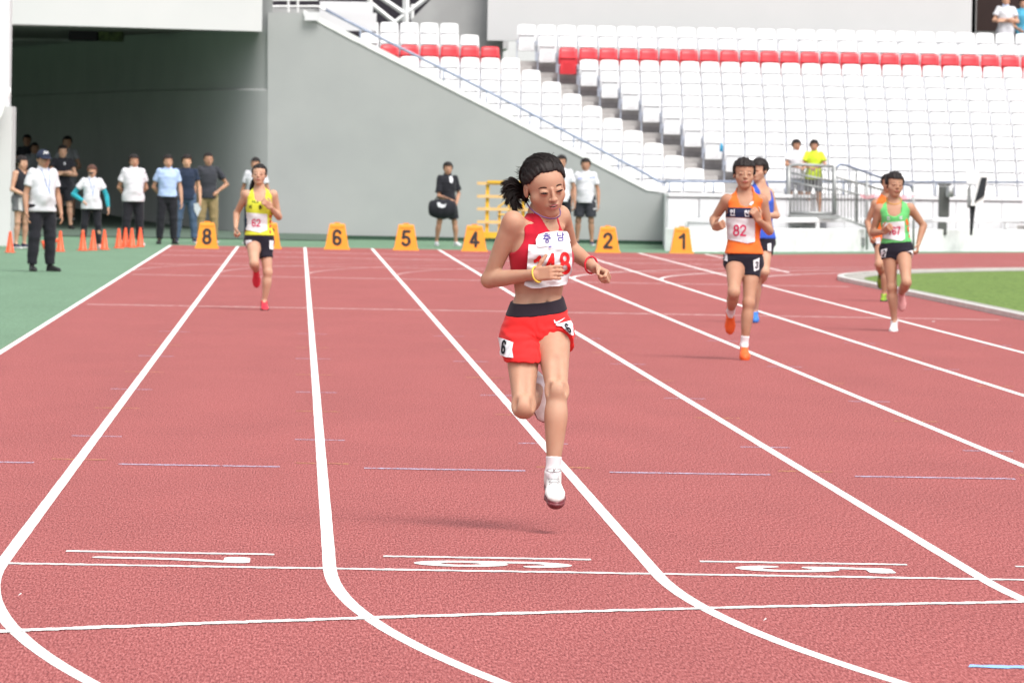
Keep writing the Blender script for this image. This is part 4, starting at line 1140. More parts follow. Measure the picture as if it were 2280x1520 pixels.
    def singlet(s, material, hem=-.05, loose=.004, neck=.075, drop=.075, arm=.085, wr=.002, seed=0.0, name='vest', strap=None, res=None):
        k = s.H/1.7
        def f(p):
            d = s.garm(p, (loose, loose)) 
            if s.extra is not None and s.fine: d = smin(d, s.chest(p)-loose, .03)
            if hem < 0: d = smin(d, s.glut(p, loose-.002), .05)
            d = d+wrinkle(p, wr, 1, seed)
            d = np.maximum(d, s.hem(p, hem)); d = np.maximum(d, -s.neckhole(p, neck*k, drop))
            up = norm(s.T['top']-s.T['base'])
            for sd in 'LR':
                a = s.J['sh'+sd]; o = norm(a-s.J['sh'+('R' if sd == 'L' else 'L')])
                c0 = a+o*.056*k-up*.03*k; d = smax(d, -capsule(p, c0+up*.06*k, c0-up*.07*k, arm*k*.98, arm*k), .006)
            return d
        s.shirt_f = f
        lo, hi = bounds([s.J[x] for x in ('shL', 'shR', 'hipL', 'hipR', 'neck')], .16)
        return s.cloth(name, f, material, lo, hi, res)
    def trousers(s, material, length=1.0, loose=.014, waist=.19, name='trousers', wr=.004, seed=0.0, res=None, legend=None, flare=0.0):
        """length 1 = ankle; below 1 shorts, fraction of hip-knee (0.5) .. knee(1 thigh) given through legend"""
        k = s.H/1.7
        def f(p):
            d = smin(tsdf(p, s.T, grow=(loose*.6, loose*.6)), s.glut(p, loose), .05)
            for sd in 'LR':
                hp, kn, an = s.J['hip'+sd], s.J['kn'+sd], s.J['an'+sd]
                if legend is not None:
                    L_ = legend[sd] if isinstance(legend, dict) else legend
                    e = hp+(kn-hp)*L_; ax = norm(kn-hp)
                    v = capsule(p, hp, e+ax*.04, .088*s.leg+loose, .088*s.leg*(1-.25*L_)+loose+flare); v = np.maximum(v, (p-e)@ax)
                else:
                    v = limb(p, hp, kn, [(0, .090*s.leg+loose), (.6, .078*s.leg+loose), (1, .062*s.leg+loose)])
                    e = kn+(an-kn)*.96; ax = norm(an-kn)
                    w = np.maximum(limb(p, kn, e+ax*.03, [(0, .062*s.leg+loose), (.4, .058*s.leg+loose), (1, .044*s.leg+loose)]), (p-e)@ax)
                    v = smin(v, w, .02)
                d = smin(d, v, .025)
            d = d+wrinkle(p, wr, 1, seed+3)
            return np.maximum(d, -s.hem(p, waist))
        s.shorts_f = f
        pp = [s.J[x+y] for x in ('hip', 'kn')+(() if legend is not None else ('an',)) for y in 'LR']+[s.T['base']+(s.T['top']-s.T['base'])*waist]
        lo, hi = bounds(pp, .17)
        return s.cloth(name, f, material, lo, hi, res)
    def shoe(s, sd, material, sole_m=None, up=None, res=.009, L=.24, name='shoe', side=None, sole_t=.018):
        k = s.H/1.7; a = s.J['an'+sd]; t = s.J['toe'+sd]; d = norm(t-a) if 'shoedir'+sd not in s.J else norm(s.J['shoedir'+sd])
        upv = np.array((0, 0, 1.)) if up is None else norm(up); d = norm(d-upv*np.dot(d, upv)); w = np.cross(d, upv); L = L*k
        hb = a-upv*.062*k-d*.045*k          # heel bottom
        R = np.array([d, w, upv])
        def f(p):
            q = (p-hb)@R.T; x = q[:, 0]/L
            hw = np.interp(x, [-.05, .05, .25, .45, .7, .9, 1.02], [.020, .030, .030, .034, .043, .036, .015])*k
            ht = np.interp(x, [-.05, .05, .25, .38, .6, .85, 1.02], [.06, .078, .080, .066, .048, .034, .022])*k
            e = np.sqrt((q[:, 1]/hw)**2+((q[:, 2]-ht*.42)/(ht*.58))**2)
            v = (e-1)*np.minimum(hw, ht*.5); v = smax(v, np.maximum(-x*L-.012, x*L-L*1.0), .012)
            v = smin(v, np.maximum(capsule(p, a-upv*.03*k, a+upv*.02*k, .036*k), (p-(a+upv*.012*k))@upv), .015)
            return v
        def fs(p):
            q = (p-hb)@R.T; x = q[:, 0]/L
            hw = np.interp(x, [-.06, .03, .25, .45, .7, .92, 1.04], [.018, .034, .033, .036, .047, .036, .010])*k
            v = np.maximum(np.abs(q[:, 1])-hw, np.abs(q[:, 2]+.004*k)-sole_t*k); return smax(v, np.maximum(-x*L-.016, x*L-L*1.03), .01)
        c = hb+d*L*.5+upv*.04; m = L*.5+.05
        V, F = surfnet(f, c-m, c+m, res); o = mesh_obj(name, V-s.base, F, material, s.root, True)
        V, F = surfnet(fs, c-m, c+m, res); mesh_obj('sole', V-s.base, F, sole_m or M_SOLE, o, True)
        s.shoeR = (hb, R, L)
        return o
    def sock(s, sd, material, t0=.80, res=.008, g=.004):
        a, b = s.J['kn'+sd], s.J['an'+sd]; e = a+(b-a)*t0; ax = norm(b-a)
        return s.cloth('sock', lambda p: np.maximum(s.legs(p, g, sd), (e-p)@ax), material, *bounds([e, b], .07), res=res)
    def hair(s, material, style='short', res=.007, seed=1.0, vol=.014, line=.25, back=.0):
        """cap of hair over the cranium, cut by a hairline"""
        c, R, S = s.J['head'], s.R, s.hs
        def f(p):
            q = (p-c)@R.T/S
            d = ellipsoid(q, np.array((0, -.075, .14)), I3, np.array((.345, .425, .37)))*S-vol
            d = d+wrinkle(p*3.1, .003, 1, seed)+.0025*np.sin(q[:, 0]*40+seed+4*np.sin(q[:, 1]*5))
            # face opening: in front of the ears and below the hairline
            fl = (q[:, 2]-(line+.10*np.abs(q[:, 0])/.3*0-.9*np.maximum(0, .20-q[:, 1])))
            face = np.maximum(-(q[:, 2]-line-.02*np.sin(q[:, 0]*23+seed)+.28*np.clip((np.abs(q[:, 0])-.22)/.1, 0, 1)*0), -(q[:, 1]-.05-.22*np.clip((line-q[:, 2])/.3, 0, 1)*0))
            cutF = np.minimum(line-q[:, 2], q[:, 1]-.10)          # >0 inside face region
            sb = np.minimum(-.02-q[:, 2], q[:, 1]+.02); nb = np.minimum(-.22-q[:, 2], 1.0+0*q[:, 0])
            cut = np.maximum(np.maximum(cutF, sb), nb)
            return np.maximum(d, cut*S)
        return s.cloth('hair', f, material, c-S*.62, c+S*.66, res=res)
M_SOLE = mat('white_sole', (.7, .7, .7), .6)
M_HAIR = mat('black_hair', (.010, .007, .007), .6, noise=1, nscale=60, bump=.3, col2=(.02, .014, .013), spec=.25)
M_LIP = mat('lip', (.42, .13, .12), .45); M_BROW = mat('brow', (.13, .07, .05), .8)
M_EYE = mat('dark_iris', (.02, .013, .012), .15, spec=.6)
SK1 = skin('skin_light', (.60, .36, .24)); SK2 = skin('skin_tan', (.43, .245, .162)); SK3 = skin('skin_mid', (.51, .31, .215))

def simple_face(s, res=True):
    """brows, eyes and mouth laid on the head of a distant figure"""
    c, R, S = s.J['head'], s.R, s.hs
    f = lambda p: head_sdf(p, c, R, s.hs, s.fem, s.fine)
    def patch(name, quads, m):
        V = []; F = []; n = 0
        for (x, z, w, h) in quads:
            uu, vv = np.meshgrid(np.linspace(-1, 1, 5), np.linspace(-1, 1, 3)); u = uu.ravel(); v = vv.ravel()
            loc = np.stack([x+u*w, np.full(15, .75), z+v*h*np.sqrt(1-.75*u*u)], 1)*S; o = c+loc@R; d = np.repeat(-R[1][None], 15, 0)
            q, ok = cast(f, o, d, 2*S, .0015)
            V.append(q); F += [(n+i+5*j, n+i+1+5*j, n+i+6+5*j, n+i+5+5*j) for i in range(4) for j in range(2)]; n += 15
        V = np.concatenate(V); F = np.array(F); nr = np.cross(V[F[:, 1]]-V[F[:, 0]], V[F[:, 2]]-V[F[:, 0]]); fl = nr@R[1] < 0; F[fl] = F[fl][:, ::-1]
        mesh_obj(name, V-s.base, F, m, s.root, True)
    patch('eyebrows', [(-.13, .085, .060, .010), (.13, .085, .060, .010)], M_BROW)
    patch('eyes', [(-.13, .012, .036, .009), (.13, .012, .034, .008)], M_EYE)
    patch('lips', [(0, -.248, .075, .022)], M_LIP)

def stand_joints(px, pyt, pyf, Y, zf=0.0, yaw=0.0, stance=.10, arms=('down', 'down'), lean=0.0, H=None, toe=.3):
    """joints of a standing figure: photo pixel of the head centre column, head top, feet; yaw>0 turns to image right"""
    base = P(px, pyf, Y); base[2] = zf
    Ht = P(px, pyt, Y)[2]-zf if H is None else H
    cy, sy = math.cos(yaw), math.sin(yaw)
    # local: x image right, y towards the back; after turning by yaw the front (-y) points to (sin, -cos)
    def W(x, y, z): return base+np.array([x*cy-y*sy, x*sy+y*cy, z])*np.array([1, 1, 1])
    h = Ht; J = dict(head=W(lean, -.01, .912*h), neck=W(lean*.8, .01, .832*h))
    for sd, s_ in (('L', -1), ('R', 1)):
        J['sh'+sd] = W(s_*.092*h+lean*.7, .01, .805*h); J['hip'+sd] = W(s_*.052*h, .0, .515*h)
        J['kn'+sd] = W(s_*(.052*h+stance*.3), -.01, .283*h); J['an'+sd] = W(s_*(.05*h+stance*.5), .02, .047*h)
        J['toe'+sd] = W(s_*(.05*h+stance*.5+.04), -.15, .02)
        k = arms[0] if sd == 'L' else arms[1]
        T = {'down': ((s_*.145, .02, .62), (s_*.155, -.03, .475)), 'back': ((s_*.150, .05, .625), (s_*.05, .13, .52)), 'hip': ((s_*.215, .04, .64), (s_*.10, -.05, .56)),
             'crossA': ((s_*.155, -.03, .65), (-s_*.03, -.14, .665)), 'crossB': ((s_*.155, -.03, .64), (-s_*.04, -.125, .645)), 'front': ((s_*.15, .0, .63), (s_*.07, -.15, .56)),
             'lean': ((s_*.15, -.06, .66), (s_*.05, -.22, .63)), 'hold': ((s_*.14, .0, .62), (s_*.12, -.08, .49)), 'side': ((s_*.18, .02, .63), (s_*.20, -.02, .49))}[k]
        e, w = T; J['el'+sd] = W(e[0]*h, e[1]*h, e[2]*h); J['wr'+sd] = W(w[0]*h, w[1]*h, w[2]*h)
    return J, base, h
# ---------------------------------------------------------------- bystanders
C_WHITE = cloth('white_jersey', (.64, .64, .68), .93); C_BLACK = cloth('black_cloth', (.020, .020, .026)); C_NAVY = cloth('navy_cloth', (.022, .032, .06))
C_CHAR = cloth('charcoal_cloth', (.045, .047, .058)); C_GREY = cloth('grey_cloth', (.16, .16, .17)); C_LBLUE = cloth('light_blue_cloth', (.40, .52, .78), .92)
C_JEAN = cloth('denim', (.075, .115, .19), .75); C_KHAKI = cloth('khaki', (.32, .235, .12)); C_TEAL = cloth('teal_sleeve', (.03, .33, .40)); C_LGREY = cloth('light_grey_cloth', (.33, .34, .38))
C_LIME = cloth('lime_cloth', (.55, .70, .04)); C_CYAN = cloth('cyan_pattern', (.10, .42, .62), .6)
S_BLK = mat('black_shoe', (.02, .02, .02), .5); S_WHT = mat('white_shoe', (.72, .72, .74), .55); S_NVY = mat('navy_shoe', (.025, .03, .07), .6); S_PNK = mat('pink_shoe', (.7, .35, .35), .6)
M_STRAP = mat('strap_blue', (.25, .35, .6), .6)
def bystander(label, px, pyt, pyf, Y, zf=0.0, yaw=0.0, arms=('down', 'down'), skinm=None, hp=.02, hyaw=None, bulk=1.0, fem=False, stance=.10, hroll=0.0, hands=None, pose=None, arm=1.0, leg=1.0, H=None, lean=0.0):
    J, base, h = stand_joints(px, pyt, pyf, Y, zf, yaw, stance, arms, H=H, lean=lean)
    if pose: pose(J, h, base)
    s = Person(label, base, J, H=h, fem=fem, yaw=yaw, hyaw=hyaw, hpitch=hp, hroll=hroll, skinm=skinm or SK2, bulk=bulk, arm=arm, leg=leg, hands=hands, res=.016, fres=.010)
    s.hs = h/6.75
    s.build_body(); simple_face(s); return s
def both(s, fn, *a, **k):
    for sd in 'LR': fn(sd, *a, **k)
def lanyard(s, col=M_STRAP):
    J = s.J; fr = s.front(); up = norm(s.T['top']-s.T['base']); L = s.T['l1']; k = s.H/1.7
    c = s.T['base']+(s.T['top']-s.T['base'])*.35
    o = [J['neck']-L*.06*k+up*.01, J['neck']-L*.045*k-up*.09*k, c+L*.02*k]; o2 = [J['neck']+L*.06*k+up*.01, J['neck']+L*.045*k-up*.09*k, c+L*.02*k]
    b = MB()
    for q in (o, o2):
        pts = np.array([q[0]*(1-t)+q[2]*t for t in np.linspace(0, 1, 8)])+fr*.6
        v, ok = cast(s.shirt_f, pts, np.repeat(-fr[None], 8, 0), 1.2, .006); v = v[ok]
        if len(v) > 2: b.tube(list(v-s.base), .006, 5)
    if b.V: b.build('lanyard', col, s.root)

s = bystander('young athlete in a black sleeveless top and grey striped shorts beside the pillar', 46, 345, 552.5, 136.0, yaw=.85, arms=('front', 'down'), stance=.05, skinm=SK3, arm=1.05)
s.singlet(C_BLACK, hem=-.02, loose=.010, neck=.065, drop=.03, arm=.07); s.trousers(C_GREY, legend=.50, loose=.02, flare=.01); both(s, s.shoe, S_NVY); s.hair(M_HAIR, line=.24)
sf = s.shorts_f; decal_px('side_stripe', [[(41, 441), (49, 441), (50, 472), (42, 472)]], sf, 136, cloth('stripe_white', (.6, .6, .6)), s.root, .004, 4, s.base)

s = bystander('older official in a dark cap, white polo and black trousers alone on the green', 92, 331, 603, 108.75, yaw=.45, arms=('down', 'down'), bulk=1.12, stance=.10, hp=.05, skinm=SK2, arm=1.08)
s.shirt(C_WHITE, slv=.62, hem=-.10, loose=.020, neck=.055, belly=.07, wr=.006, seed=2); s.collar(C_WHITE); s.trousers(C_BLACK, loose=.022, waist=.10); both(s, s.shoe, S_BLK, S_BLK, L=.28); s.hair(M_HAIR, line=.24, vol=.006); lanyard(s)
def cap(s, m_, mw):
    c, R, S = s.J['head'], s.R, s.hs
    def f(p):
        q = (p-c)@R.T/S
        d = ellipsoid(q, np.array((0, -.05, .17)), I3, np.array((.385, .45, .38)))*S; d = np.maximum(d, (.10-q[:, 2])*S)
        b = np.maximum(np.abs(q[:, 2]-.125+.12*(q[:, 1]-.3)+.25*q[:, 0]**2)*S-.005, (np.hypot(q[:, 0]/.34, (q[:, 1]-.30)/.42)-1)*.3*S); b = np.maximum(b, -(q[:, 1]-.25)*S)
        return np.minimum(d, b)
    o = s.cloth('cap', f, m_, c-S*.8, c+S*.8, res=.008)
    return f, o
cf, co = cap(s, mat('navy_cap', (.018, .024, .05), .8), None)
decal_text('emblem', 'JSB', 102, 340.5, 7, cf, 108.7, mat('white_thread', (.7, .7, .7)), co, .003, .05, 1.1, s.base, h=1.5)

s = bystander('man in a dark shirt deepest in the shadow of the tunnel', 57, 298, 500, 178.0, .36, yaw=.2, skinm=SK2); s.shirt(C_CHAR, loose=.02); s.trousers(C_BLACK); both(s, s.shoe, S_BLK); s.hair(M_HAIR)
s = bystander('man in a pale grey shirt half hidden behind the official in the cap', 74, 316, 504, 174.0, .28, yaw=.3, skinm=SK2); s.shirt(C_LGREY, loose=.02); s.trousers(C_BLACK); both(s, s.shoe, S_BLK); s.hair(M_HAIR)
s = bystander('young man in a black T-shirt and shorts with crossed arms inside the tunnel', 137, 321, 508, 165.0, .10, yaw=.1, arms=('crossA', 'crossB'), stance=.2, skinm=SK3, hands={'L': dict(n=(0, .5, -.5), curl=.5), 'R': dict(n=(0, .5, -.5), curl=.5)})
s.shirt(C_BLACK, loose=.018, slv=.5); s.trousers(C_BLACK, legend=.80, loose=.026, flare=.01); both(s, s.shoe, S_BLK, S_BLK); s.hair(M_HAIR)
decal_px('emblem', [[(142, 362), (145, 361), (146, 366), (143, 368)]], s.shirt_f, 165, C_WHITE, s.root, .004, 2, s.base)
s = bystander('tall man in a grey T-shirt standing behind the one with crossed arms', 147, 301, 500, 172.0, .24, yaw=-.1, arms=('front', 'front'), skinm=SK3); s.shirt(C_LGREY, loose=.02); s.trousers(C_LGREY, legend=.8, loose=.025); both(s, s.shoe, S_BLK); s.hair(M_HAIR)

s = bystander('woman in a white top with teal arm sleeves, one hand on her hip', 202, 366, 556, 137.9, yaw=.10, arms=('hip', 'side'), fem=True, bulk=1.22, stance=.14, skinm=SK3, arm=1.1, leg=1.0, hands={'L': dict(n=(.3, .3, -1), curl=.8)})
s.shirt(C_WHITE, slv=.55, hem=-.15, loose=.022, neck=.055, drop=.0, wr=.005, seed=5, belly=.03); s.collar(C_WHITE); s.trousers(C_BLACK, loose=.006); both(s, s.shoe, S_PNK); lanyard(s)
for sd in 'LR':
    a, b = s.J['sh'+sd], s.J['el'+sd]; w = s.J['wr'+sd]; e = a+(b-a)*.5; ax = norm(b-a); ax2 = norm(w-b); f = lambda p, sd=sd: np.maximum(np.maximum(s.arms(p, .006, sd)[0][1], (e-p)@ax), (p-(w+ax2*.0))@ax2)
    s.cloth('arm_sleeve', f, C_TEAL, *bounds([a, b, w], .1), res=.012)
s.hair(mat('brown_hair', (.09, .035, .022), .5, nscale=60), line=.24, vol=.016)
decal_px('sunglasses', [[(194, 383.5), (209, 383.5), (208, 386.5), (203, 387), (201.5, 385), (200, 387), (195, 386.5)]], lambda p, s=s: head_sdf(p, s.J['head'], s.R, s.hs, True), 137.9, M_EYE, s.root, .006, 1.5, s.base)

s = bystander('man in a loose white T-shirt and black trousers with hands behind his back', 295, 341, 546, 144.3, yaw=.22, arms=('back', 'back'), bulk=1.12, skinm=SK2, arm=1.05)
s.shirt(C_WHITE, slv=.62, hem=-.13, loose=.028, neck=.06, wr=.006, seed=7, belly=.03); s.trousers(C_BLACK, loose=.02); both(s, s.shoe, S_PNK); s.hair(M_HAIR, line=.24)
s = bystander('man in a light blue shirt tucked into black trousers', 371, 342, 543, 147.7, yaw=.12, arms=('back', 'down'), skinm=SK3, bulk=1.05)
s.shirt(C_LBLUE, slv=.62, hem=.02, loose=.020, neck=.055, wr=.005, seed=9, tuck=True); s.collar(C_LBLUE); s.trousers(C_BLACK, loose=.018, waist=.06); both(s, s.shoe, S_BLK, S_BLK); s.hair(M_HAIR, line=.24)
s = bystander('slim young man in a navy T-shirt and jeans holding a sheet of paper', 413, 342, 541.5, 150.0, yaw=.05, arms=('down', 'down'), skinm=SK1, stance=.16, hands={'R': dict(n=(-1, 0, 0), curl=.9)})
s.shirt(C_NAVY, slv=.55, hem=-.10, loose=.018, wr=.005, seed=11); s.trousers(C_JEAN, loose=.012); both(s, s.shoe, S_NVY, S_WHT); s.hair(M_HAIR, line=.24, vol=.018)
w = s.J['wrR']; c = P(437, 467, w[1]-.05); q = [P(427, 453, w[1]-.03), P(442, 452, w[1]-.10), P(448, 465, w[1]-.12), P(440, 482, w[1]-.08), P(433, 472, w[1]-.03)]
V = q+[v+np.array([0, .003, 0]) for v in q]
o = MB().add(V, [(0, 1, 2, 3, 4), (9, 8, 7, 6, 5)]+[(i, i+5, (i+1) % 5+5, (i+1) % 5) for i in range(5)]).build('paper_sheet', mat('paper', (.8, .82, .88), .8)); o['label'] = 'white folded sheet of paper held by the young man in jeans'; o['category'] = 'paper'
s = bystander('man in a charcoal T-shirt and khaki trousers behind marker 8', 461, 337, 545, 151.5, yaw=.15, arms=('down', 'hip'), skinm=SK2, hands={'R': dict(n=(-.3, .3, -1), curl=.8, side=-1)})
s.shirt(C_CHAR, slv=.6, hem=-.10, loose=.022, wr=.006, seed=13); s.trousers(C_KHAKI, loose=.020); both(s, s.shoe, S_BLK); s.hair(M_HAIR, line=.24, vol=.006)
s = bystander('man in a white shirt and dark trousers hidden behind the runner in yellow', 566, 348, 544, 150.5, yaw=-.2, arms=('down', 'down'), skinm=SK2); s.shirt(C_WHITE, loose=.022, slv=.6); s.trousers(C_NAVY, loose=.02); both(s, s.shoe, S_BLK); s.hair(M_HAIR, line=.2, vol=.005)

def bagpose(J, h, b):
    J['elL'] = P(978, 448, 153.2); J['wrL'] = P(997, 453, 152.9) if False else P(1002, 445, 153.0); J['elL'] = P(977, 437, 153.3); J['wrR'] = P(1016, 455, 153.2)
s = bystander('young man in black carrying a black duffel bag across his hip', 994, 359, 547, 153.4, yaw=.25, arms=('front', 'down'), skinm=SK2, stance=.22, pose=bagpose, hyaw=.1, hands={'L': dict(n=(0, .3, -1), curl=.7)})
s.shirt(C_BLACK, slv=.80, hem=-.10, loose=.026, wr=.006, seed=15); s.trousers(C_BLACK, legend=.85, loose=.02, flare=.008); both(s, s.shoe, S_WHT, res=.008); s.hair(M_HAIR, line=.24, vol=.016)
decal_px('towel', [[(1000, 393), (1006, 391), (1009, 401), (1007, 408), (1002, 406)]], s.shirt_f, 153.4, C_WHITE, s.root, .012, 2, s.base)
bag = thing('duffel_bag', 'large black duffel bag with a white mark hanging at the young man\'s hip', 'bag', tuple(P(985, 480, 152.8)))
bc = P(985, 464, 152.85)
fb = lambda p: smax(ellipsoid(p, bc, I3, (.30, .15, .215)), np.maximum(np.abs(p[:, 2]-bc[2]+.02)-.19, np.abs(p[:, 0]-bc[0])-.275), .05)+.004*np.sin(p[:, 0]*40)
V, F = surfnet(fb, bc-.4, bc+.4, .014); mesh_obj('bag_body', V-np.array(bag.location), F, C_BLACK, bag, True)
MB().tube([v-np.array(bag.location) for v in (P(966, 448, 152.85), P(975, 438, 152.8), P(990, 440, 152.8), P(1004, 446, 152.8))], .012, 6).build('handle', C_BLACK, bag, True)
decal_px('logo', [[(973, 452), (978, 450), (983, 455), (990, 456), (994, 452), (991, 461), (984, 463), (975, 460)]], fb, 152.8, C_WHITE, bag, .004, 2, np.array(bag.location))

s = bystander('man in a white shirt and black trousers mostly hidden behind the leading runner', 1247, 343, 546, 158.0, yaw=-.1, skinm=SK2); s.shirt(C_WHITE, loose=.02, slv=.6); s.trousers(C_BLACK, loose=.015); both(s, s.shoe, S_BLK); s.hair(M_HAIR)
s = bystander('man in a white polo shirt with a blue chest stripe and grey shorts', 1301, 350, 545, 158.5, yaw=-.12, skinm=SK2, stance=.12, bulk=1.05, hyaw=-.1)
s.shirt(C_WHITE, slv=.6, hem=-.10, loose=.024, neck=.058, wr=.006, seed=17, belly=.02); s.collar(C_WHITE); s.trousers(C_CHAR, legend=.82, loose=.026, flare=.012); both(s, s.shoe, S_NVY); s.hair(M_HAIR, line=.24)
decal_px('chest_stripe', [[(1286, 398), (1297, 395), (1297, 397.5), (1286, 400.5)], [(1312, 394), (1326, 393.5), (1326, 396.5), (1312, 397)]], s.shirt_f, 158.5, cloth('blue_stripe', (.25, .32, .75)), s.root, .004, 2, s.base)
decal_px('emblem', [[(1321, 464), (1328, 462), (1327, 466), (1322, 468)]], s.shorts_f, 158.5, C_WHITE, s.root, .004, 2, s.base)

zp = P(1800, 480, 157.8)[2]
s = bystander('boy in a white T-shirt leaning on the balustrade', 1770, 309, 482, 157.8, zp, yaw=.25, arms=('lean', 'lean'), skinm=SK2, lean=.0, hands={'L': dict(n=(0, .2, -1), curl=.5), 'R': dict(n=(0, .2, -1), curl=.5)}); s.shirt(C_WHITE, slv=.65, loose=.03, hem=-.12); s.trousers(C_LGREY, legend=.85, loose=.02); both(s, s.shoe, S_WHT); s.hair(M_HAIR, line=.24, vol=.018)
s = bystander('boy in a lime yellow T-shirt leaning on the balustrade', 1810, 310, 482, 157.8, zp, yaw=-.1, arms=('lean', 'lean'), skinm=SK2, hands={'L': dict(n=(0, .2, -1), curl=.5), 'R': dict(n=(0, .2, -1), curl=.5)}); s.shirt(C_LIME, slv=.65, loose=.028, hem=-.13); s.trousers(C_GREY, legend=.85, loose=.02); both(s, s.shoe, S_WHT); s.hair(M_HAIR, line=.24, vol=.018)
zt = ROWH0+RISE*13
s = bystander('person in a white top and grey trousers with crossed arms in the stand doorway', 2238, -60, 100, 177.4, zt, arms=('crossA', 'crossB'), skinm=SK3, H=1.72, hands={'L': dict(n=(0, .5, -.5), curl=.5), 'R': dict(n=(0, .5, -.5), curl=.5)}); s.shirt(C_WHITE, slv=.6, loose=.028, hem=-.17); s.trousers(C_LGREY, loose=.02); both(s, s.shoe, S_WHT); s.hair(M_HAIR)
decal_px('scarf', [[(2229, 0), (2233, 0), (2237, 12), (2234, 16)], [(2241, 0), (2247, 0), (2244, 15), (2240, 15)]], s.shirt_f, 177.4, C_LBLUE, s.root, .01, 2, s.base)
s = bystander('person in a cyan patterned top at the far corner of the doorway', 2277, -60, 100, 177.8, zt, arms=('front', 'front'), skinm=SK3, H=1.66); s.shirt(C_CYAN, slv=.75, loose=.028, hem=-.15); s.trousers(C_BLACK, loose=.02); both(s, s.shoe, S_BLK); s.hair(M_HAIR)
# ---------------------------------------------------------------- runners
M_BIBP = mat('bib_cloth', (.66, .65, .67), .85, noise=.6, nscale=5, bump=.05, col2=(.60, .585, .61)); M_REDINK = mat('red_ink', (.60, .02, .04), .8); M_PINKINK = mat('crimson_ink', (.55, .03, .10), .8)
M_BLKINK = mat('black_ink_2', (.012, .012, .018), .8); M_STICK = mat('hip_sticker', (.76, .76, .80), .5, nscale=20)
def bibbump(seed, amp=.005):
    def f(W): return amp*(np.sin(W[:, 0]*.22+W[:, 1]*.11+seed)*.6+np.sin(W[:, 1]*.31-W[:, 0]*.12+seed*2)*.5+np.sin(W[:, 0]*.5+W[:, 1]*.43)*.25)
    return f
def runner(label, Y0, jp, H, yaw=0, hs=.23, hyaw=None, hpitch=0, hroll=0, skinm=None, hands=None, fem=True, res=.012, bulk=1.0, arm=.95, leg=.92):
    J = {}
    for k, v in jp.items(): J[k] = P(v[0], v[1], Y0+(v[2] if len(v) > 2 else 0))
    base = (J['hipL']+J['hipR'])/2; base[2] = 0
    s = Person(label, base, J, H=H, fem=fem, yaw=yaw, hyaw=hyaw, hpitch=hpitch, hroll=hroll, skinm=skinm or SK3, hs=hs, hands=hands, res=res, fres=.006, bulk=bulk, arm=arm, leg=leg)
    s.Y0 = Y0; s.build_body(); simple_face(s); return s
C_YELL = cloth('yellow_vest_cloth', (.60, .62, .05), .9); C_ORAN = cloth('orange_vest_cloth', (.78, .16, .03), .88); C_GREEN = cloth('green_vest_cloth', (.13, .50, .16), .88); C_BLUEV = cloth('blue_vest_cloth', (.04, .10, .50), .85)
C_SHORT = cloth('black_running_shorts', (.016, .014, .024)); S_ORG = mat('orange_shoe', (.85, .13, .03), .5); S_RED = mat('crimson_shoe', (.7, .035, .06), .5); S_SKY = mat('blue_shoe', (.05, .2, .62), .5)
S_LIMEB = mat('lime_black_shoe', (.25, .40, .03), .5, nscale=14, col2=(.02, .02, .02)); C_SOCK = cloth('white_sock', (.75, .72, .74))

s = runner('runner in a yellow vest with number 62 in the second lane from the green', 82.4, dict(head=(577, 389), neck=(578, 425, .02), shL=(549, 432), shR=(608, 432), elL=(527, 474, .12), wrL=(525, 506, -.02), hdL=(524, 518, -.05),
    elR=(621, 483, .06), wrR=(603, 462, -.13), hdR=(592, 452, -.17), hipL=(564, 537), hipR=(590, 537), knL=(566, 586, -.22), anL=(570, 600, .15), toeL=(571, 622, .2), knR=(596, 606, -.08), anR=(588, 671, -.05), toeR=(590, 689, -.2)), 1.6, hs=.212, hyaw=-.1, hpitch=-.08, hroll=.03,
    hands={'L': dict(n=(1, 0, 0), curl=1.1), 'R': dict(n=(-.3, .8, 0), curl=.9, side=-1)})
s.singlet(C_YELL, hem=.11, loose=.010, neck=.075, drop=.05, arm=.075, wr=.004); s.trousers(C_SHORT, legend=dict(L=.22, R=.55), loose=.004, res=.008)
s.shoedirL = None; s.J['shoedirL'] = np.array((.05, .15, -1.)); s.shoe('L', S_RED, S_RED, up=(0, -1, 0), res=.007); s.shoe('R', S_RED, S_BLK, res=.007, up=(0, -.2, 1))
s.hair(M_HAIR, line=.30, vol=.007, res=.006)
b = MB()
for k in range(26):
    a = random.uniform(0, 6.28); r = random.uniform(0, 2.2)
    q0 = P(567+.2*r*math.cos(a), 395, 82.45); b.tube([q0-s.base]+[P(567-8*t**.7+r*math.cos(a)*(1+1.2*t), 395+32*t+r*math.sin(a), 82.46+.03*math.sin(a))-s.base for t in (.3, .6, .85, 1)], [.007, .011, .011, .008, .002], 5)
b.build('ponytail', M_HAIR, s.root, True)
f = s.shirt_f; B = bibbump(1, .003)
decal_px('race_bib', [[(547, 473), (595, 477), (595, 512), (580, 518), (545, 511)]], f, 82.4, M_BIBP, s.root, .006, 3, s.base, B)
decal_strokes('number', '62', 570.5, 496, 17, f, 82.4, M_PINKINK, s.root, .010, .03, 1, s.base, .15, B)
decal_strokes('lettering', '서', 557, 460, 9.5, f, 82.4, M_BLKINK, s.root, .004, .02, .9, s.base, .17); decal_strokes('lettering', '울', 579.5, 461, 9.5, f, 82.4, M_BLKINK, s.root, .004, .02, .9, s.base, .13)
decal_text('logo', 'FILA', 569, 449.5, 4.6, f, 82.4, mat('green_ink', (.03, .12, .03), .8), s.root, .004, .05, 1.25, s.base, h=1.5)
for k, (x0, w) in enumerate(((544.5, 3), (600, 3.5))):
    decal_px('side_stripe', [[(x0, y), (x0+w, y+1), (x0+w, y+8), (x0, y+7)] for y in ((468, 482, 496, 508) if k == 0 else (478, 489, 500, 512))], f, 82.4, M_REDINK, s.root, .004, 2, s.base)
g = s.shorts_f
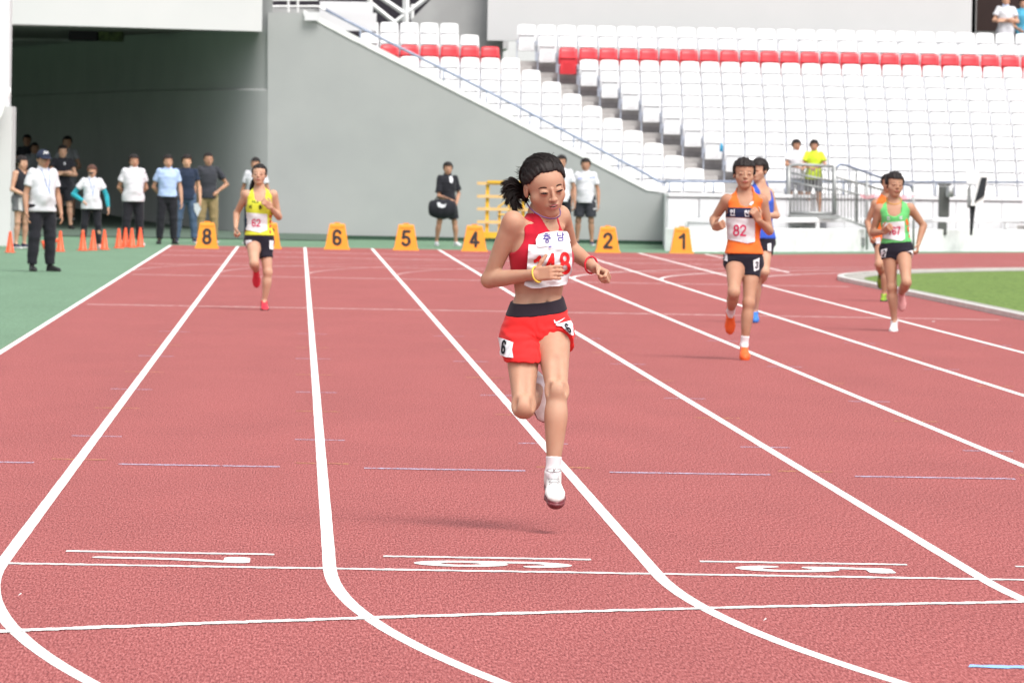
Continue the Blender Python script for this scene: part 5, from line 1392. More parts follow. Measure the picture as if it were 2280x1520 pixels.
decal_px('hip_sticker', [[(546, 535), (560, 534), (562, 546), (548, 549)], [(600, 535), (609, 536), (609, 556), (600, 554)]], lambda p: np.minimum(g(p), f(p)), 82.4, M_STICK, s.root, .005, 2, s.base)

s = runner('runner in an orange vest with number 82 and bright orange shoes', 64.2, dict(head=(1657, 387), neck=(1658, 432, .02), shL=(1619, 444), shR=(1697, 444), elL=(1589, 489, .10), wrL=(1591, 507, -.06), hdL=(1603, 503, -.12),
    elR=(1713, 514, .05), wrR=(1690, 491, -.13), hdR=(1681, 474, -.17), hipL=(1637, 584), hipR=(1674, 584), knL=(1634, 650, -.25), anL=(1627, 692, .05), toeL=(1627, 735, .05), knR=(1667, 674, -.12), anR=(1657, 768, -.10), toeR=(1659, 797, -.26)), 1.62, hs=.238, hyaw=.05, hpitch=.02,
    skinm=SK2, hands={'L': dict(n=(.2, .9, .2), curl=1.1), 'R': dict(n=(-.3, .8, 0), curl=1.0, side=-1)})
s.singlet(C_ORAN, hem=.12, loose=.014, neck=.075, drop=.045, arm=.072, wr=.005, seed=4); s.trousers(C_SHORT, legend=dict(L=.16, R=.38), loose=.005, res=.008)
s.J['shoedirL'] = np.array((0, .05, -1.)); s.shoe('L', S_ORG, S_ORG, up=(0, -1, 0), res=.007); s.shoe('R', S_ORG, S_ORG, up=(0, -.25, 1), res=.007); s.J['shoedirR'] = None; del s.J['shoedirR']
both(s, s.sock, C_SOCK, .78); s.hair(M_HAIR, line=.26, vol=.012, res=.006)
f = s.shirt_f; B = bibbump(2, .003)
decal_px('chest_band', [[(1612, 462), (1683, 463), (1683, 486), (1616, 483)]], f, 64.2, mat('navy_band', (.015, .02, .06), .8), s.root, .003, 3, s.base)
decal_px('race_bib', [[(1616, 484), (1681, 487), (1681, 538), (1664, 542), (1617, 532)]], f, 64.2, M_BIBP, s.root, .008, 3, s.base, B)
decal_strokes('number', '82', 1647, 513, 26, f, 64.2, M_PINKINK, s.root, .012, .02, .98, s.base, .15, B)
decal_strokes('lettering', '인', 1631, 473, 15, f, 64.2, C_WHITE, s.root, .006, .02, .9, s.base, .17); decal_strokes('lettering', '천', 1663, 475, 15, f, 64.2, C_WHITE, s.root, .006, .02, .9, s.base, .15)
decal_px('logo', [[(1668, 455), (1673, 449), (1678, 448), (1678, 452), (1672, 458)]], f, 64.2, C_WHITE, s.root, .004, 2, s.base)
g = s.shorts_f; gg = lambda p: np.minimum(g(p), f(p))
decal_px('hip_sticker', [[(1607, 563), (1619, 565), (1620, 582), (1608, 578)], [(1677, 580), (1691, 574), (1690, 600), (1679, 604)]], gg, 64.2, M_STICK, s.root, .005, 2, s.base)
decal_strokes('number', '3', 1611, 572, 12, gg, 64.2, M_BLKINK, s.root, .009, .1, .7, s.base, .2); decal_strokes('number', '3', 1685, 590, 16, gg, 64.2, M_BLKINK, s.root, .009, .1, .7, s.base, .2)

s = runner('runner in a blue vest partly hidden behind the one in orange', 80.0, dict(head=(1689, 379), neck=(1693, 414, .02), shL=(1672, 428, -.05), shR=(1711, 428, .05), elL=(1664, 470, .05), wrL=(1672, 458, -.12), elR=(1729, 480, .08), wrR=(1704, 479, -.12), hdR=(1692, 474, -.16),
    hipL=(1680, 538), hipR=(1704, 538), knR=(1703, 604, -.18), anR=(1690, 634, .18), toeR=(1686, 650, .28), knL=(1686, 616, -.1), anL=(1681, 694, .0), toeL=(1681, 714, -.15)), 1.6, yaw=-.3, hyaw=-.65, hs=.225, hands={'R': dict(n=(-.2, .3, -.9), curl=1.0, side=-1), 'L': dict(curl=1.)})
s.singlet(C_BLUEV, hem=.05, loose=.012); s.trousers(C_SHORT, legend=dict(L=.42, R=.42), loose=.012); s.J['shoedirR'] = np.array((-.2, .4, -.9)); s.shoe('R', S_SKY, S_SKY, up=(0, -1, -.3)); s.shoe('L', S_SKY, S_SKY, up=(0, -.15, 1)); s.hair(M_HAIR, line=.20, vol=.012)
g = s.shorts_f; decal_px('hip_sticker', [[(1709, 543), (1717, 541), (1717, 563), (1710, 564)]], lambda p: np.minimum(g(p), s.shirt_f(p)), 80, M_STICK, s.root, .005, 2, s.base)

s = runner('runner in a green vest with number 67 on the inside lane', 77.0, dict(head=(1992, 411), neck=(1990, 451, .02), shL=(1958, 464), shR=(2026, 462), elL=(1944, 518, .08), wrL=(1966, 517, -.10), hdL=(1976, 510, -.15), elR=(2056, 502, .08), wrR=(2045, 541, .0), hdR=(2043, 556, -.03),
    hipL=(1980, 556), hipR=(2012, 556), knL=(1986, 640, -.06), anL=(1991, 716, -.02), toeL=(1989, 735, -.18), knR=(2018, 628, -.26), anR=(2008, 650, .12), toeR=(2006, 674, .18)), 1.62, hs=.236, yaw=.1, hyaw=.25, hpitch=.03, hroll=.04, skinm=SK2,
    hands={'L': dict(n=(.2, .9, .2), curl=.9), 'R': dict(n=(-1, 0, 0), curl=.7)})
s.singlet(C_GREEN, hem=.14, loose=.012, neck=.085, drop=.06, arm=.075, wr=.004, seed=6); s.trousers(C_SHORT, legend=dict(L=.24, R=.20), loose=.008, res=.008)
s.J['shoedirR'] = np.array((.05, .15, -1.)); s.shoe('R', S_PNK, S_PNK, up=(0, -1, 0)); s.shoe('L', S_WHT, M_SOLE, up=(0, -.2, 1), res=.007); s.hair(M_HAIR, line=.25, vol=.012, res=.006)
f = s.shirt_f; B = bibbump(3, .003); g = s.shorts_f; gg = lambda p: np.minimum(g(p), f(p))
decal_px('race_bib', [[(1965, 496), (2014, 492), (2015, 533), (2006, 536), (1964, 530)]], f, 77, M_BIBP, s.root, .007, 3, s.base, B)
decal_strokes('number', '167', 1991, 514, 19, f, 77, M_PINKINK, s.root, .011, -.03, .9, s.base, .16, B)
decal_strokes('lettering', '전', 1978, 486, 9, f, 77, C_WHITE, s.root, .005, -.02, .9, s.base, .16); decal_strokes('lettering', '남', 2006, 484, 9, f, 77, C_WHITE, s.root, .005, -.02, .9, s.base, .16)
decal_px('side_pattern', [[(2016, 490), (2020, 486), (2024, 500), (2019, 503)], [(2019, 506), (2025, 504), (2029, 516), (2023, 517)], [(2024, 521), (2029, 519), (2028, 528), (2024, 529)]], f, 77, C_ORAN, s.root, .004, 2, s.base)
decal_px('hip_sticker', [[(1962, 556), (1975, 553), (1971, 573), (1961, 573)], [(2018, 560), (2033, 557), (2034, 577), (2021, 575)]], gg, 77, M_STICK, s.root, .005, 2, s.base)
decal_strokes('number', '2', 1968, 564, 15, gg, 77, M_BLKINK, s.root, .009, .2, .8, s.base, .2); decal_strokes('number', '2', 2026, 568, 15, gg, 77, M_BLKINK, s.root, .009, .1, .8, s.base, .2)
b = MB(); fr = s.front(); c = s.J['neck']
b.tube([c+np.array([.075*math.sin(a), 0, 0])+fr*(.07*math.cos(a)-.0)+np.array([0, 0, .025-.045*math.cos(a)]) - s.base for a in np.linspace(-2.2, 2.2, 16)], .006, 6); b.build('necklace', mat('gold_cord', (.55, .28, .05), .5), s.root, True)

s = runner('runner in an orange shirt almost wholly hidden behind the one in green', 95.0, dict(head=(1976, 408), neck=(1974, 438, .02), shL=(1949, 452), shR=(1998, 452), elL=(1932, 494, .06), wrL=(1938, 524, -.08), elR=(2010, 495, .05), wrR=(1998, 500, -.1),
    hipL=(1961, 538), hipR=(1984, 538), knL=(1957, 588, -.2), anL=(1962, 608, .1), toeL=(1963, 628, .16), knR=(1972, 600, -.05), anR=(1968, 655, 0), toeR=(1968, 671, -.15)), 1.6, hs=.2, skinm=SK2, hands={'L': dict(n=(1, 0, 0), curl=1.0), 'R': dict(curl=1.0)})
s.singlet(C_ORAN, hem=-.05, loose=.012, neck=.065, drop=.02); s.trousers(C_NAVY, legend=.25, loose=.010); s.J['shoedirL'] = np.array((0, .1, -1.)); s.shoe('L', S_LIMEB, S_BLK, up=(0, -1, 0)); s.shoe('R', S_LIMEB, S_BLK, up=(0, -.15, 1)); s.hair(M_HAIR)
decal_px('hip_sticker', [[(1948, 530), (1960, 528), (1961, 543), (1951, 545)]], lambda p: np.minimum(s.shorts_f(p), s.shirt_f(p)), 95, M_STICK, s.root, .005, 2, s.base)
# ---------------------------------------------------------------- the leading runner
SKH = skin('runner_skin', (.475, .285, .195), .18)
C_TOP = cloth('crimson_top', (.46, .012, .030), .88, .1); C_SHR = cloth('scarlet_shorts', (.70, .026, .026), .9, .2); C_BAND = cloth('black_waistband', (.022, .016, .024)); C_EDGE = cloth('dark_piping', (.10, .01, .015))
Y0 = 33.3
jp = dict(head=(1214, 416, 0), neck=(1204, 490, .045), shL=(1142, 492, -.05), shR=(1246, 479, .12), elL=(1089, 623, .04), wrL=(1187, 611, -.13), hdL=(1240, 606, -.165),
    elR=(1272, 556, .28), wrR=(1325, 597, .10), hdR=(1352, 611, .06), hipL=(1163, 744, .0), hipR=(1229, 738, .0), knL=(1166, 903, -.22), anL=(1199, 856, .12), toeL=(1205, 905, .15),
    knR=(1240, 868, -.22), anR=(1231, 1054, -.26), toeR=(1233, 1092, -.42))
J = {k: P(v[0], v[1], Y0+v[2]) for k, v in jp.items()}
base = (J['hipL']+J['hipR'])/2; base[2] = 0.0
hero = Person('leading runner in a crimson crop top and scarlet shorts with bib 148, mid-stride', base, J, H=1.66, fem=True, yaw=.35, hyaw=.33, hpitch=.27, hroll=-.19, skinm=SKH, hs=.240, res=.0058, fres=.0032,
    hands={'L': dict(n=(.15, 1, -.1), curl=.50, size=.150, thumb=(.55, .85, .05)), 'R': dict(n=(-.45, -.45, -.8), curl=1.2, size=.142, side=-1, thumb=(.75, .45, .55))}, arm=.90, leg=.885)
s = hero; s.fine = True
s.T['st'] = np.array([(-.17, .058, .052), (-.05, .087, .060), (.06, .086, .063), (.18, .073, .056), (.33, .0585, .047), (.5, .068, .055), (.70, .079, .062), (.86, .078, .050), (.95, .052, .040), (1.06, .032, .034)])*np.array([1, 1.66, 1.66])
ax = norm(J['neck']-s.T['base']); Lh = np.linalg.norm(J['neck']-s.T['base']); fr = s.front()
def tp(t, u, v): 
    w = min(max(t, 0), 1); L = s.T['l0']*(1-w)+s.T['l1']*w; L = norm(L-ax*np.dot(L, ax)); N = np.cross(L, ax); N = N if N[1] < 0 else -N
    return s.T['base']+ax*Lh*t+L*u+N*v
def chest(p):
    d = None
    for u in (-.062, .062):
        v = ellipsoid(p, tp(.66, u, .068), I3, (.052, .046, .05)); d = v if d is None else smin(d, v, .02)
    return d
s.chest = chest
def extra(p, d):
    d = smin(d, chest(p), .04)
    # collarbones, navel, abdominal line and knee caps
    for u in (-1, 1): d = smin(d, capsule(p, tp(.935, u*.02, .058), tp(.95, u*.10, .030), .006, .006), .02)
    n = tp(.25, .022, .086); d = smax(d, -ellipsoid(p, n, I3, (.006, .02, .013)), .010)
    d = smax(d, -capsule(p, tp(.31, .020, .090), tp(.48, .016, .104), .008, .008), .02)
    d = smin(d, np.linalg.norm(p-(J['knR']+np.array((0, -.022, .004))), axis=1)-.031, .018)
    d = smin(d, np.linalg.norm(p-(J['knL']+np.array((0, -.018, -.008))), axis=1)-.031, .02)
    for kn, hp, an in ((J['knR'], J['hipR'], J['anR']), (J['knL'], J['hipL'], J['anL'])):
        for u in (-1, 1): d = smax(d, -ellipsoid(p, kn+np.array((u*.040, -.030, .012)), I3, (.012, .012, .026)), .022)
        d = smax(d, -capsule(p, kn+(hp-kn)*.22+np.array((0, -.062, 0)), kn+(hp-kn)*.55+np.array((.006, -.086, 0)), .008, .008), .030)
    for u in (-1, 1): d = smax(d, -capsule(p, tp(.20, .018+u*.062, .080), tp(.42, .016+u*.05, .088), .007, .007), .022)
    for sd in 'LR':
        e_, w_ = J['el'+sd], J['wr'+sd]; d = smax(d, -capsule(p, e_+(w_-e_)*.25+np.array((0, -.036, .022)), e_+(w_-e_)*.75+np.array((0, -.030, .012)), .004, .004), .016)
    # neck tendons
    for u in (-1, 1): d = smin(d, capsule(p, tp(.97, u*.012, .045), J['head']+s.R[0]*u*.045-s.R[2]*.10+s.R[1]*.0, .007, .008), .02)
    return d
s.extra = extra; s.shr = .80; s.gl = .90
s.build_body()
# --- crop top
tors = lambda p: smin(s.torso(p, (.005, .005)), chest(p)-.006, .035)
def top_f(p):
    d = tors(p)+wrinkle(p, .0015, 1.6, 2)
    d = np.maximum(d, (.455-(p-s.T['base'])@ax/Lh)*Lh)
    d = smax(d, -capsule(p, tp(.975, .010, .09), tp(1.17, -.012, .06), .047, .070), .006)
    d = smax(d, -capsule(p, tp(1.0, .0, .0), tp(1.2, .0, .0), .054, .064), .006)
    cL = J['shL']; cR = J['shR']
    d = smax(d, -capsule(p, cL+np.array((-.085, -.01, .13)), cL+np.array((-.038, .0, -.055)), .083, .088), .004)
    d = smax(d, -capsule(p, cR+np.array((.045, .01, .06)), cR+np.array((.035, .0, -.06)), .083, .086), .004)
    return d
lo, hi = bounds([J['shL'], J['shR'], tp(.4, 0, 0), J['neck']], .16)
s.cloth('crop_top', top_f, C_TOP, lo, hi, res=.005)
# dark piping where the top ends
def edge_f(p):
    a = top_f(p); e = (.455-(p-s.T['base'])@ax/Lh)*Lh
    return np.maximum(tors(p)-.0015, np.abs(e+.004)-.004)
s.cloth('hem_band', edge_f, C_EDGE, *bounds([tp(.45, 0, 0)], .2), res=.005)
# --- shorts
nb = norm(np.array((-.10, -.17, 1.))); c1 = P(1192, 694, Y0); c0 = P(1192, 668, Y0)
def shorts_base(p, g):
    d = smin(tsdf(p, s.T, grow=(g, g)), s.glut(p, g), .05)
    for sd, L_, fl in (('L', .40, .002), ('R', .22, .002)):
        hp, kn = J['hip'+sd], J['kn'+sd]; e = hp+(kn-hp)*L_; a2 = norm(kn-hp); a2 = norm(a2+np.array((0.0, -.15 if sd == 'R' else .0, 0)))
        if sd == 'L': e = P(1160, 778, Y0); a2 = norm(np.array((.05, .38, -1.)))
        v = limb(p, hp, hp+(kn-hp)*.60, [(0, .094*s.leg+g), (.35, .094*s.leg+g), (.7, .088*s.leg+g+fl), (1, .082*s.leg+g)])
        v = np.maximum(v, (p-e)@a2); d = smin(d, v, .012)
    d = np.maximum(d, -(p[:, 2]-P(1160, 806, Y0)[2]))
    return d
def shorts_f(p):
    cr = (J['hipL']+J['hipR'])/2+np.array((0, -.06, -.05)); q = p-cr; r2 = np.sqrt((q**2).sum(1)); th = np.arctan2(q[:, 0], -q[:, 2]+.02)
    fold = .0032*np.abs(np.sin(th*6+1.5*np.sin(r2*40)))*np.exp(-((r2-.06)/.06)**2)+.0016*np.sin(150*p[:, 2]+60*p[:, 0]+4*np.sin(30*p[:, 0]))*np.exp(-((p[:, 2]-J['hipL'][2]+.03)/.06)**2)
    seam = .0022*np.exp(-((p[:, 0]-cr[0]+.01)/.003)**2)
    d = shorts_base(p, .0065)+wrinkle(p, .0030, 2.6, 8)-fold+seam+.0016*np.sin(90*p[:, 2]+30*p[:, 0])*np.exp(-((p[:, 0]-J['hipR'][0])/.08)**2)
    return smax(d, (p-c1)@nb, .004)
lo, hi = bounds([J['hipL'], J['hipR'], J['hipL']+(J['knL']-J['hipL'])*.45, c0], .16)
s.cloth('shorts', shorts_f, C_SHR, lo, hi, res=.0055)
def band_f(p): return smax(np.maximum(smin(tsdf(p, s.T, grow=(.009, .009)), s.glut(p, .007), .05)+.0, (p-c0)@nb), -((p-c1)@nb)-.003, .006)
s.cloth('waistband', band_f, C_BAND, *bounds([c0, c1], .21), res=.0045)
# --- shoes
S_SPK = mat('white_spike_shoe', (.70, .69, .67), .5, noise=1, nscale=40, col2=(.62, .60, .58), bump=.1); S_PLATE = mat('maroon_spike_plate', (.10, .012, .02), .35, noise=1, nscale=120, col2=(.22, .05, .06), spec=.5)
s.J['shoedirL'] = np.array((.22, .75, -1.)); s.shoe('L', S_SPK, S_PLATE, L=.21, up=(.1, -1, 0), res=.0045, sole_t=.009)
s.J['shoedirR'] = np.array((.06, -1., -.30)); sh = s.shoe('R', S_SPK, S_PLATE, up=(0, -.30, 1.), res=.0045, sole_t=.009)
hb, R_, L_ = s.shoeR
def shoef(p):
    k = s.H/1.7; q = (p-hb)@R_.T; x = q[:, 0]/L_
    hw = np.interp(x, [-.05, .05, .25, .45, .7, .9, 1.02], [.020, .030, .030, .034, .043, .036, .015])*k; ht = np.interp(x, [-.05, .05, .25, .38, .6, .85, 1.02], [.06, .078, .080, .066, .048, .034, .022])*k
    e = np.sqrt((q[:, 1]/hw)**2+((q[:, 2]-ht*.42)/(ht*.58))**2); v = (e-1)*np.minimum(hw, ht*.5); v = smax(v, np.maximum(-x*L_-.012, x*L_-L_), .012)
    v2 = np.maximum(np.abs(q[:, 1])-hw*.98, np.abs(q[:, 2]+.004)-.012); return smin(v, smax(v2, np.maximum(-x*L_, x*L_-L_*.99), .015), .006)
tip = hb+R_[0]*L_*.93
# spike plate wrapping up the toe
cpl = hb+R_[0]*L_*.88-R_[2]*.006
def plate_f(p):
    q = (p-cpl)@R_.T; return smax(ellipsoid(p, cpl, R_, (.044, .038, .030)), q[:, 2]-.004-.0*q[:, 0], .006)
s.cloth('spike_plate', plate_f, S_PLATE, cpl-.07, cpl+.07, res=.0035, parent=sh)
b = MB()
for (x, y) in ((1221, 1100), (1232, 1094), (1243, 1098), (1226, 1110), (1240, 1111), (1233, 1104), (1249, 1106), (1217, 1106)):
    d_ = CF*FPX+CR*(x-1140)-CU*(y-760); o_ = CAM+d_*((32.6)/d_[1]); q, ok = cast(plate_f, o_[None], norm(d_)[None], 1.2, 0)
    if ok[0]: n_ = norm(q[0]-cpl); b.tube([q[0]-s.base-n_*.002, q[0]-s.base+n_*.009], [.0028, .0012], 6)
b.build('spikes', mat('steel_spikes', (.6, .6, .6), .3, metal=.8), sh)
both(s, s.sock, C_SOCK, .80, res=.0045, g=.003)
# laces
b = MB()
for k, x in enumerate((.30, .38, .46, .54)):
    for sg in (-1, 1):
        pts = []
        for t in np.linspace(-1, 1, 7):
            q = hb+R_[0]*L_*(x+.03*t*sg)+R_[1]*.022*t+R_[2]*.14; pts.append(q)
        v, ok = cast(shoef, np.array(pts), np.repeat(-R_[2][None], 7, 0), .3, .001); v = v[ok]
        if len(v) > 3: b.tube(list(v-s.base), .0022, 5)
c = hb+R_[0]*L_*.36+R_[2]*.082
for sg in (-1, 1): b.tube([c-s.base+R_[1]*sg*.030*math.sin(a)+R_[2]*(.012-.012*math.cos(a))*.9+R_[0]*.006*a for a in np.linspace(0, 3.0, 9)]+[c-s.base], .0022, 5)
b.build('laces', mat('grey_laces', (.45, .45, .46), .7), sh, True)

# --- bib, lettering, stickers
bibsurf = lambda p: np.minimum(smin(tsdf(p, s.T, grow=(.006, .012)), chest(p)-.007, .05), 9)
def bibw(W):
    x, y = W[:, 0], W[:, 1]
    g = .0030*(np.sin(x*.10+y*.07+1)*.8+np.sin(y*.17-x*.06+2)*.9+np.abs(np.sin(x*.05+y*.13))*1.2+np.sin(y*.33-x*.08)*.35)+.0022*np.abs(np.sin((x-1190)*.09+(y-560)*.12))
    flap = .02*np.clip((y-612)/28, 0, 1)**1.5
    return g*1.5+flap+.006
bib = decal_px('race_bib', [[(1177, 544), (1190, 545), (1222, 541), (1262, 538), (1270, 541), (1274, 566), (1274, 600), (1271, 622), (1262, 633), (1244, 637), (1222, 638), (1200, 642), (1184, 642), (1167, 635), (1170, 620), (1173, 600), (1175, 575)]],
    bibsurf, Y0, M_BIBP, s.root, .006, 2.2, s.base, bibw)
decal_px('name_patch', [[(1194, 546), (1193, 533), (1199, 522), (1215, 517), (1240, 514), (1262, 515), (1266, 520), (1270, 536), (1268, 541), (1240, 546), (1216, 549), (1199, 551)]], bibsurf, Y0, M_BIBP, s.root, .009, 2.2, s.base, lambda W: bibw(W)*.6+.003)
M_VIOL = mat('violet_marker', (.09, .06, .30), .8); wb = lambda W: bibw(W)*.6+.003
decal_strokes('lettering', '충', 1218, 530, 22, bibsurf, Y0, M_VIOL, s.root, .0115, -.08, .85, s.base, .10, wb); decal_strokes('lettering', '남', 1249, 526, 20, bibsurf, Y0, M_VIOL, s.root, .0115, -.04, .95, s.base, .10, wb)
decal_px('ink_dot', [[(1222, 548), (1228, 547), (1228, 550), (1222, 551)]], bibsurf, Y0, M_VIOL, s.root, .013, 2, s.base, bibw)
s.hs = s.hs
RED2 = mat('bib_red_ink', (.72, .018, .022), .8)
for ch, x, y, hg in (('1', 1197, 592, 46), ('4', 1228, 587, 48), ('8', 1258, 586, 50)):
    decal_strokes('numeral', ch, x, y, hg, bibsurf, Y0, RED2, s.root, .009, -.03, .95 if ch != '8' else .86, s.base, .17, bibw, n=30)
su = lambda p: np.minimum(shorts_base(p, .009), band_f(p))
decal_px('swoosh', [stroke([(1234, 712), (1236, 717.5), (1242, 717), (1250, 712.5), (1258, 707)], [2.2, 4.2, 3.8, 2.6, .8])], su, Y0, C_WHITE, s.root, .004, 1.5, s.base)
decal_px('hip_sticker', [[(1106, 750), (1122, 754), (1143, 762), (1140, 778), (1143, 796), (1127, 795), (1113, 790), (1111, 770)]], su, Y0, M_STICK, s.root, .006, 2, s.base, lambda W: .003*np.sin(W[:, 0]*.5+W[:, 1]*.3))
decal_strokes('numeral', '6', 1121, 772, 32, su, Y0, M_BLKINK, s.root, .0105, .12, .55, s.base, .2, n=30)
decal_px('hip_sticker', [[(1237, 721), (1252, 718), (1271, 713), (1276, 722), (1277, 747), (1269, 744), (1259, 734), (1251, 726), (1240, 725)]], su, Y0, M_STICK, s.root, .006, 2, s.base, lambda W: .004*np.sin(W[:, 0]*.6+W[:, 1]*.5))
decal_strokes('numeral', '6', 1265, 730, 24, su, Y0, M_BLKINK, s.root, .0115, -.5, .6, s.base, .2, n=30)
# --- wrist bands and neck cord
def ring(c, ax_, r, th, name, m_, tilt=0.0, sq=1.0):
    ax_ = norm(ax_); a = norm(np.cross(ax_, (0, 0, 1.))); b2 = np.cross(ax_, a); b = MB()
    b.tube([c+(a*math.cos(t)*r*sq+b2*math.sin(t)*r)+ax_*tilt*math.sin(t)*r - s.base for t in np.linspace(0, 2*math.pi, 33)], th, 6, False); return b.build(name, m_, s.root, True)
ring(P(1196, 611, Y0-.142), J['wrL']-J['elL'], .0325, .0042, 'wristband', mat('yellow_rubber', (.72, .52, .08), .5), .15, .9)
ring(P(1316, 590, Y0+.135), J['wrR']-J['elR'], .033, .0042, 'wristband', mat('red_rubber_band', (.68, .03, .05), .5), .35, .9)
hf = lambda p: s.body(p)
cord = np.array([P(*q)-s.base for q in ((1172, 452, Y0+.02), (1178, 462, Y0-.01), (1190, 474, Y0-.05), (1208, 484, Y0-.095), (1226, 488, Y0-.135), (1240, 487, Y0-.155), (1248, 481, Y0-.16), (1249, 472, Y0-.15), (1245, 463, Y0-.13))])
b = MB(); b.tube([np.array([np.interp(t, range(9), np.convolve(np.pad(cord[:, i], 1, 'edge'), [.2, .6, .2], 'valid')) for i in range(3)]) for t in np.linspace(0, 8, 33)], .0028, 6)
b.build('neck_cord', mat('purple_cord', (.16, .08, .20), .5), s.root, True)
# --- face details on the skin
hsf = lambda p: head_sdf(p, J['head'], s.R, s.hs, True, True)
def fp(name, polys, m_, off=.0012, h=1.0): return decal_px(name, polys, hsf, Y0, m_, s.root, off, h, s.base)
def facept(x, z, off=0.0):
    o = J['head']+(np.array([[x, .8, z]])*s.hs)@s.R; q, ok = cast(hsf, o, -s.R[1][None], 1, off); return q[0]
def face_poly(name, pts, w, m_, off=.0012):
    """brush stroke in head coordinates (x right, z up)"""
    pts = np.array(pts, float); ws = np.full(len(pts), w) if np.isscalar(w) else np.array(w)
    tt = np.linspace(0, 1, len(pts)); T = np.linspace(0, 1, 15); X = np.interp(T, tt, pts[:, 0]); Z = np.interp(T, tt, pts[:, 1]); W = np.interp(T, tt, ws)
    t = np.gradient(np.stack([X, Z], 1), axis=0); t /= np.linalg.norm(t, axis=1)[:, None]+1e-9; n = np.stack([-t[:, 1], t[:, 0]], 1)
    V = []
    for k in (-1, -.33, .33, 1):
        q = np.stack([X, Z], 1)+n*(W*k/2)[:, None]; o = J['head']+(np.stack([q[:, 0], np.full(15, .8), q[:, 1]], 1)*s.hs)@s.R
        v, ok = cast(hsf, o, np.repeat(-s.R[1][None], 15, 0), 1, off); V.append(v)
    V = np.concatenate(V); F = np.array([(i+15*j, i+1+15*j, i+16+15*j, i+15+15*j) for i in range(14) for j in range(3)])
    nr = np.cross(V[F[:, 1]]-V[F[:, 0]], V[F[:, 2]]-V[F[:, 0]]); fl = nr@s.R[1] < 0; F[fl] = F[fl][:, ::-1]
    return mesh_obj(name, V-s.base, F, m_, s.root, True)
M_LIPH = mat('runner_lips', (.44, .13, .12), .4, spec=.5); M_LASH = mat('eyelash', (.02, .012, .012), .7); M_MOUTH = mat('mouth_inside', (.07, .012, .012), .6); M_TEETH = mat('teeth', (.7, .65, .6), .3); M_BRH = mat('runner_brow', (.06, .03, .022), .8)
for sx in (-1, 1):
    face_poly('eyebrow', [(sx*.215, .078), (sx*.175, .100), (sx*.13, .104), (sx*.088, .098)], [.010, .022, .028, .020], M_BRH)
    face_poly('eyelid_line', [(sx*.205, .008), (sx*.165, .022), (sx*.12, .018), (sx*.075, .002)], [.012, .021, .020, .011], M_LASH, .0016)
    face_poly('eye', [(sx*.18, .004), (sx*.135, .002), (sx*.09, -.004)], [.008, .022, .008], M_EYE, .0014)
    face_poly('eyelid_crease', [(sx*.20, .040), (sx*.14, .048), (sx*.085, .036)], [.002, .004, .002], mat('lid_crease', (.38, .19, .13), .6))
    face_poly('nostril', [(sx*.058, -.150), (sx*.032, -.152)], [.010, .012], M_MOUTH)
face_poly('upper_lip', [(-.088, -.232), (-.045, -.216), (-.012, -.212), (0, -.215), (.012, -.212), (.045, -.216), (.088, -.232)], [.006, .024, .028, .026, .028, .024, .006], M_LIPH, .0018)
face_poly('mouth_opening', [(-.078, -.240), (0, -.240), (.078, -.240)], [.008, .030, .008], M_MOUTH, .0010)
face_poly('teeth', [(-.045, -.232), (0, -.230), (.045, -.232)], [.006, .012, .006], M_TEETH, .0022)
face_poly('lower_lip', [(-.075, -.252), (-.04, -.270), (0, -.275), (.04, -.270), (.075, -.252)], [.006, .026, .032, .026, .006], M_LIPH, .0018)
# --- hair: scalp mass, swept strands, ponytail
c, R, S = J['head'], s.R, s.hs
def scalp(p):
    q = (p-c)@R.T/S
    d = ellipsoid(q, np.array((0, -.07, .135)), I3, np.array((.345, .42, .372)))*S-.011
    d = d+.0010*np.sin(np.arctan2(q[:, 0], q[:, 2]+.2)*46)
    line = .345-.75*np.maximum(0, np.abs(q[:, 0])-.14)-.9*np.maximum(0, np.abs(q[:, 0])-.24)
    face = np.minimum(line-q[:, 2], q[:, 1]+.02)             # forehead, temples
    ear = np.minimum(-.00-q[:, 2], q[:, 1]+.13); nape = -.28-q[:, 2]
    cut = np.maximum(np.maximum(face, ear), nape)*S
    return np.maximum(d+.0105*np.exp(np.minimum(cut, 0)/.016), cut)
s.cloth('hair', scalp, M_HAIR, c-S*.6, c+S*.62, res=.0042)
tb = P(1168, 437, Y0+.085)                                    # where the hair is tied
ell = lambda p: ellipsoid(p, c+(np.array((0, -.07, .135))*S)@R, R, np.array((.345, .42, .372))*S+.007)
b = MB(); rr = random.Random(3)
tbl = (tb-c)@R.T/S
for k in range(520):
    a = rr.uniform(-1.35, 1.35)                              # position along the hairline
    st = np.array([.34*math.sin(a), .23*math.cos(a)-.06*abs(a), .455-.36*abs(a/1.35)**1.8])+np.array([rr.gauss(0, .015), rr.gauss(0, .03), rr.gauss(0, .012)])
    en = tbl+np.array([rr.gauss(0, .03), rr.gauss(0, .03), rr.gauss(0, .03)]); pts = []
    lift = abs(rr.gauss(0, .003)); ctl = np.array([st[0]*.55+en[0]*.2, -.10, .62])
    for t in np.linspace(0, rr.uniform(.55, 1), 9):
        q = st*(1-t)**2+2*ctl*t*(1-t)+en*t*t; cc_ = np.array((0, -.07, .135)); v = q-cc_; v = v/np.linalg.norm(v/np.array((.345, .42, .372)))
        w = c+((cc_+v)*S)@R; n_ = norm(v@R); pts.append(w+n_*(.0018+.0100*min(1, t*5)+lift*math.sin(t*3.1)) - s.base)
    b.tube(pts, [.0006]+[.0013]*7+[.0005], 3)
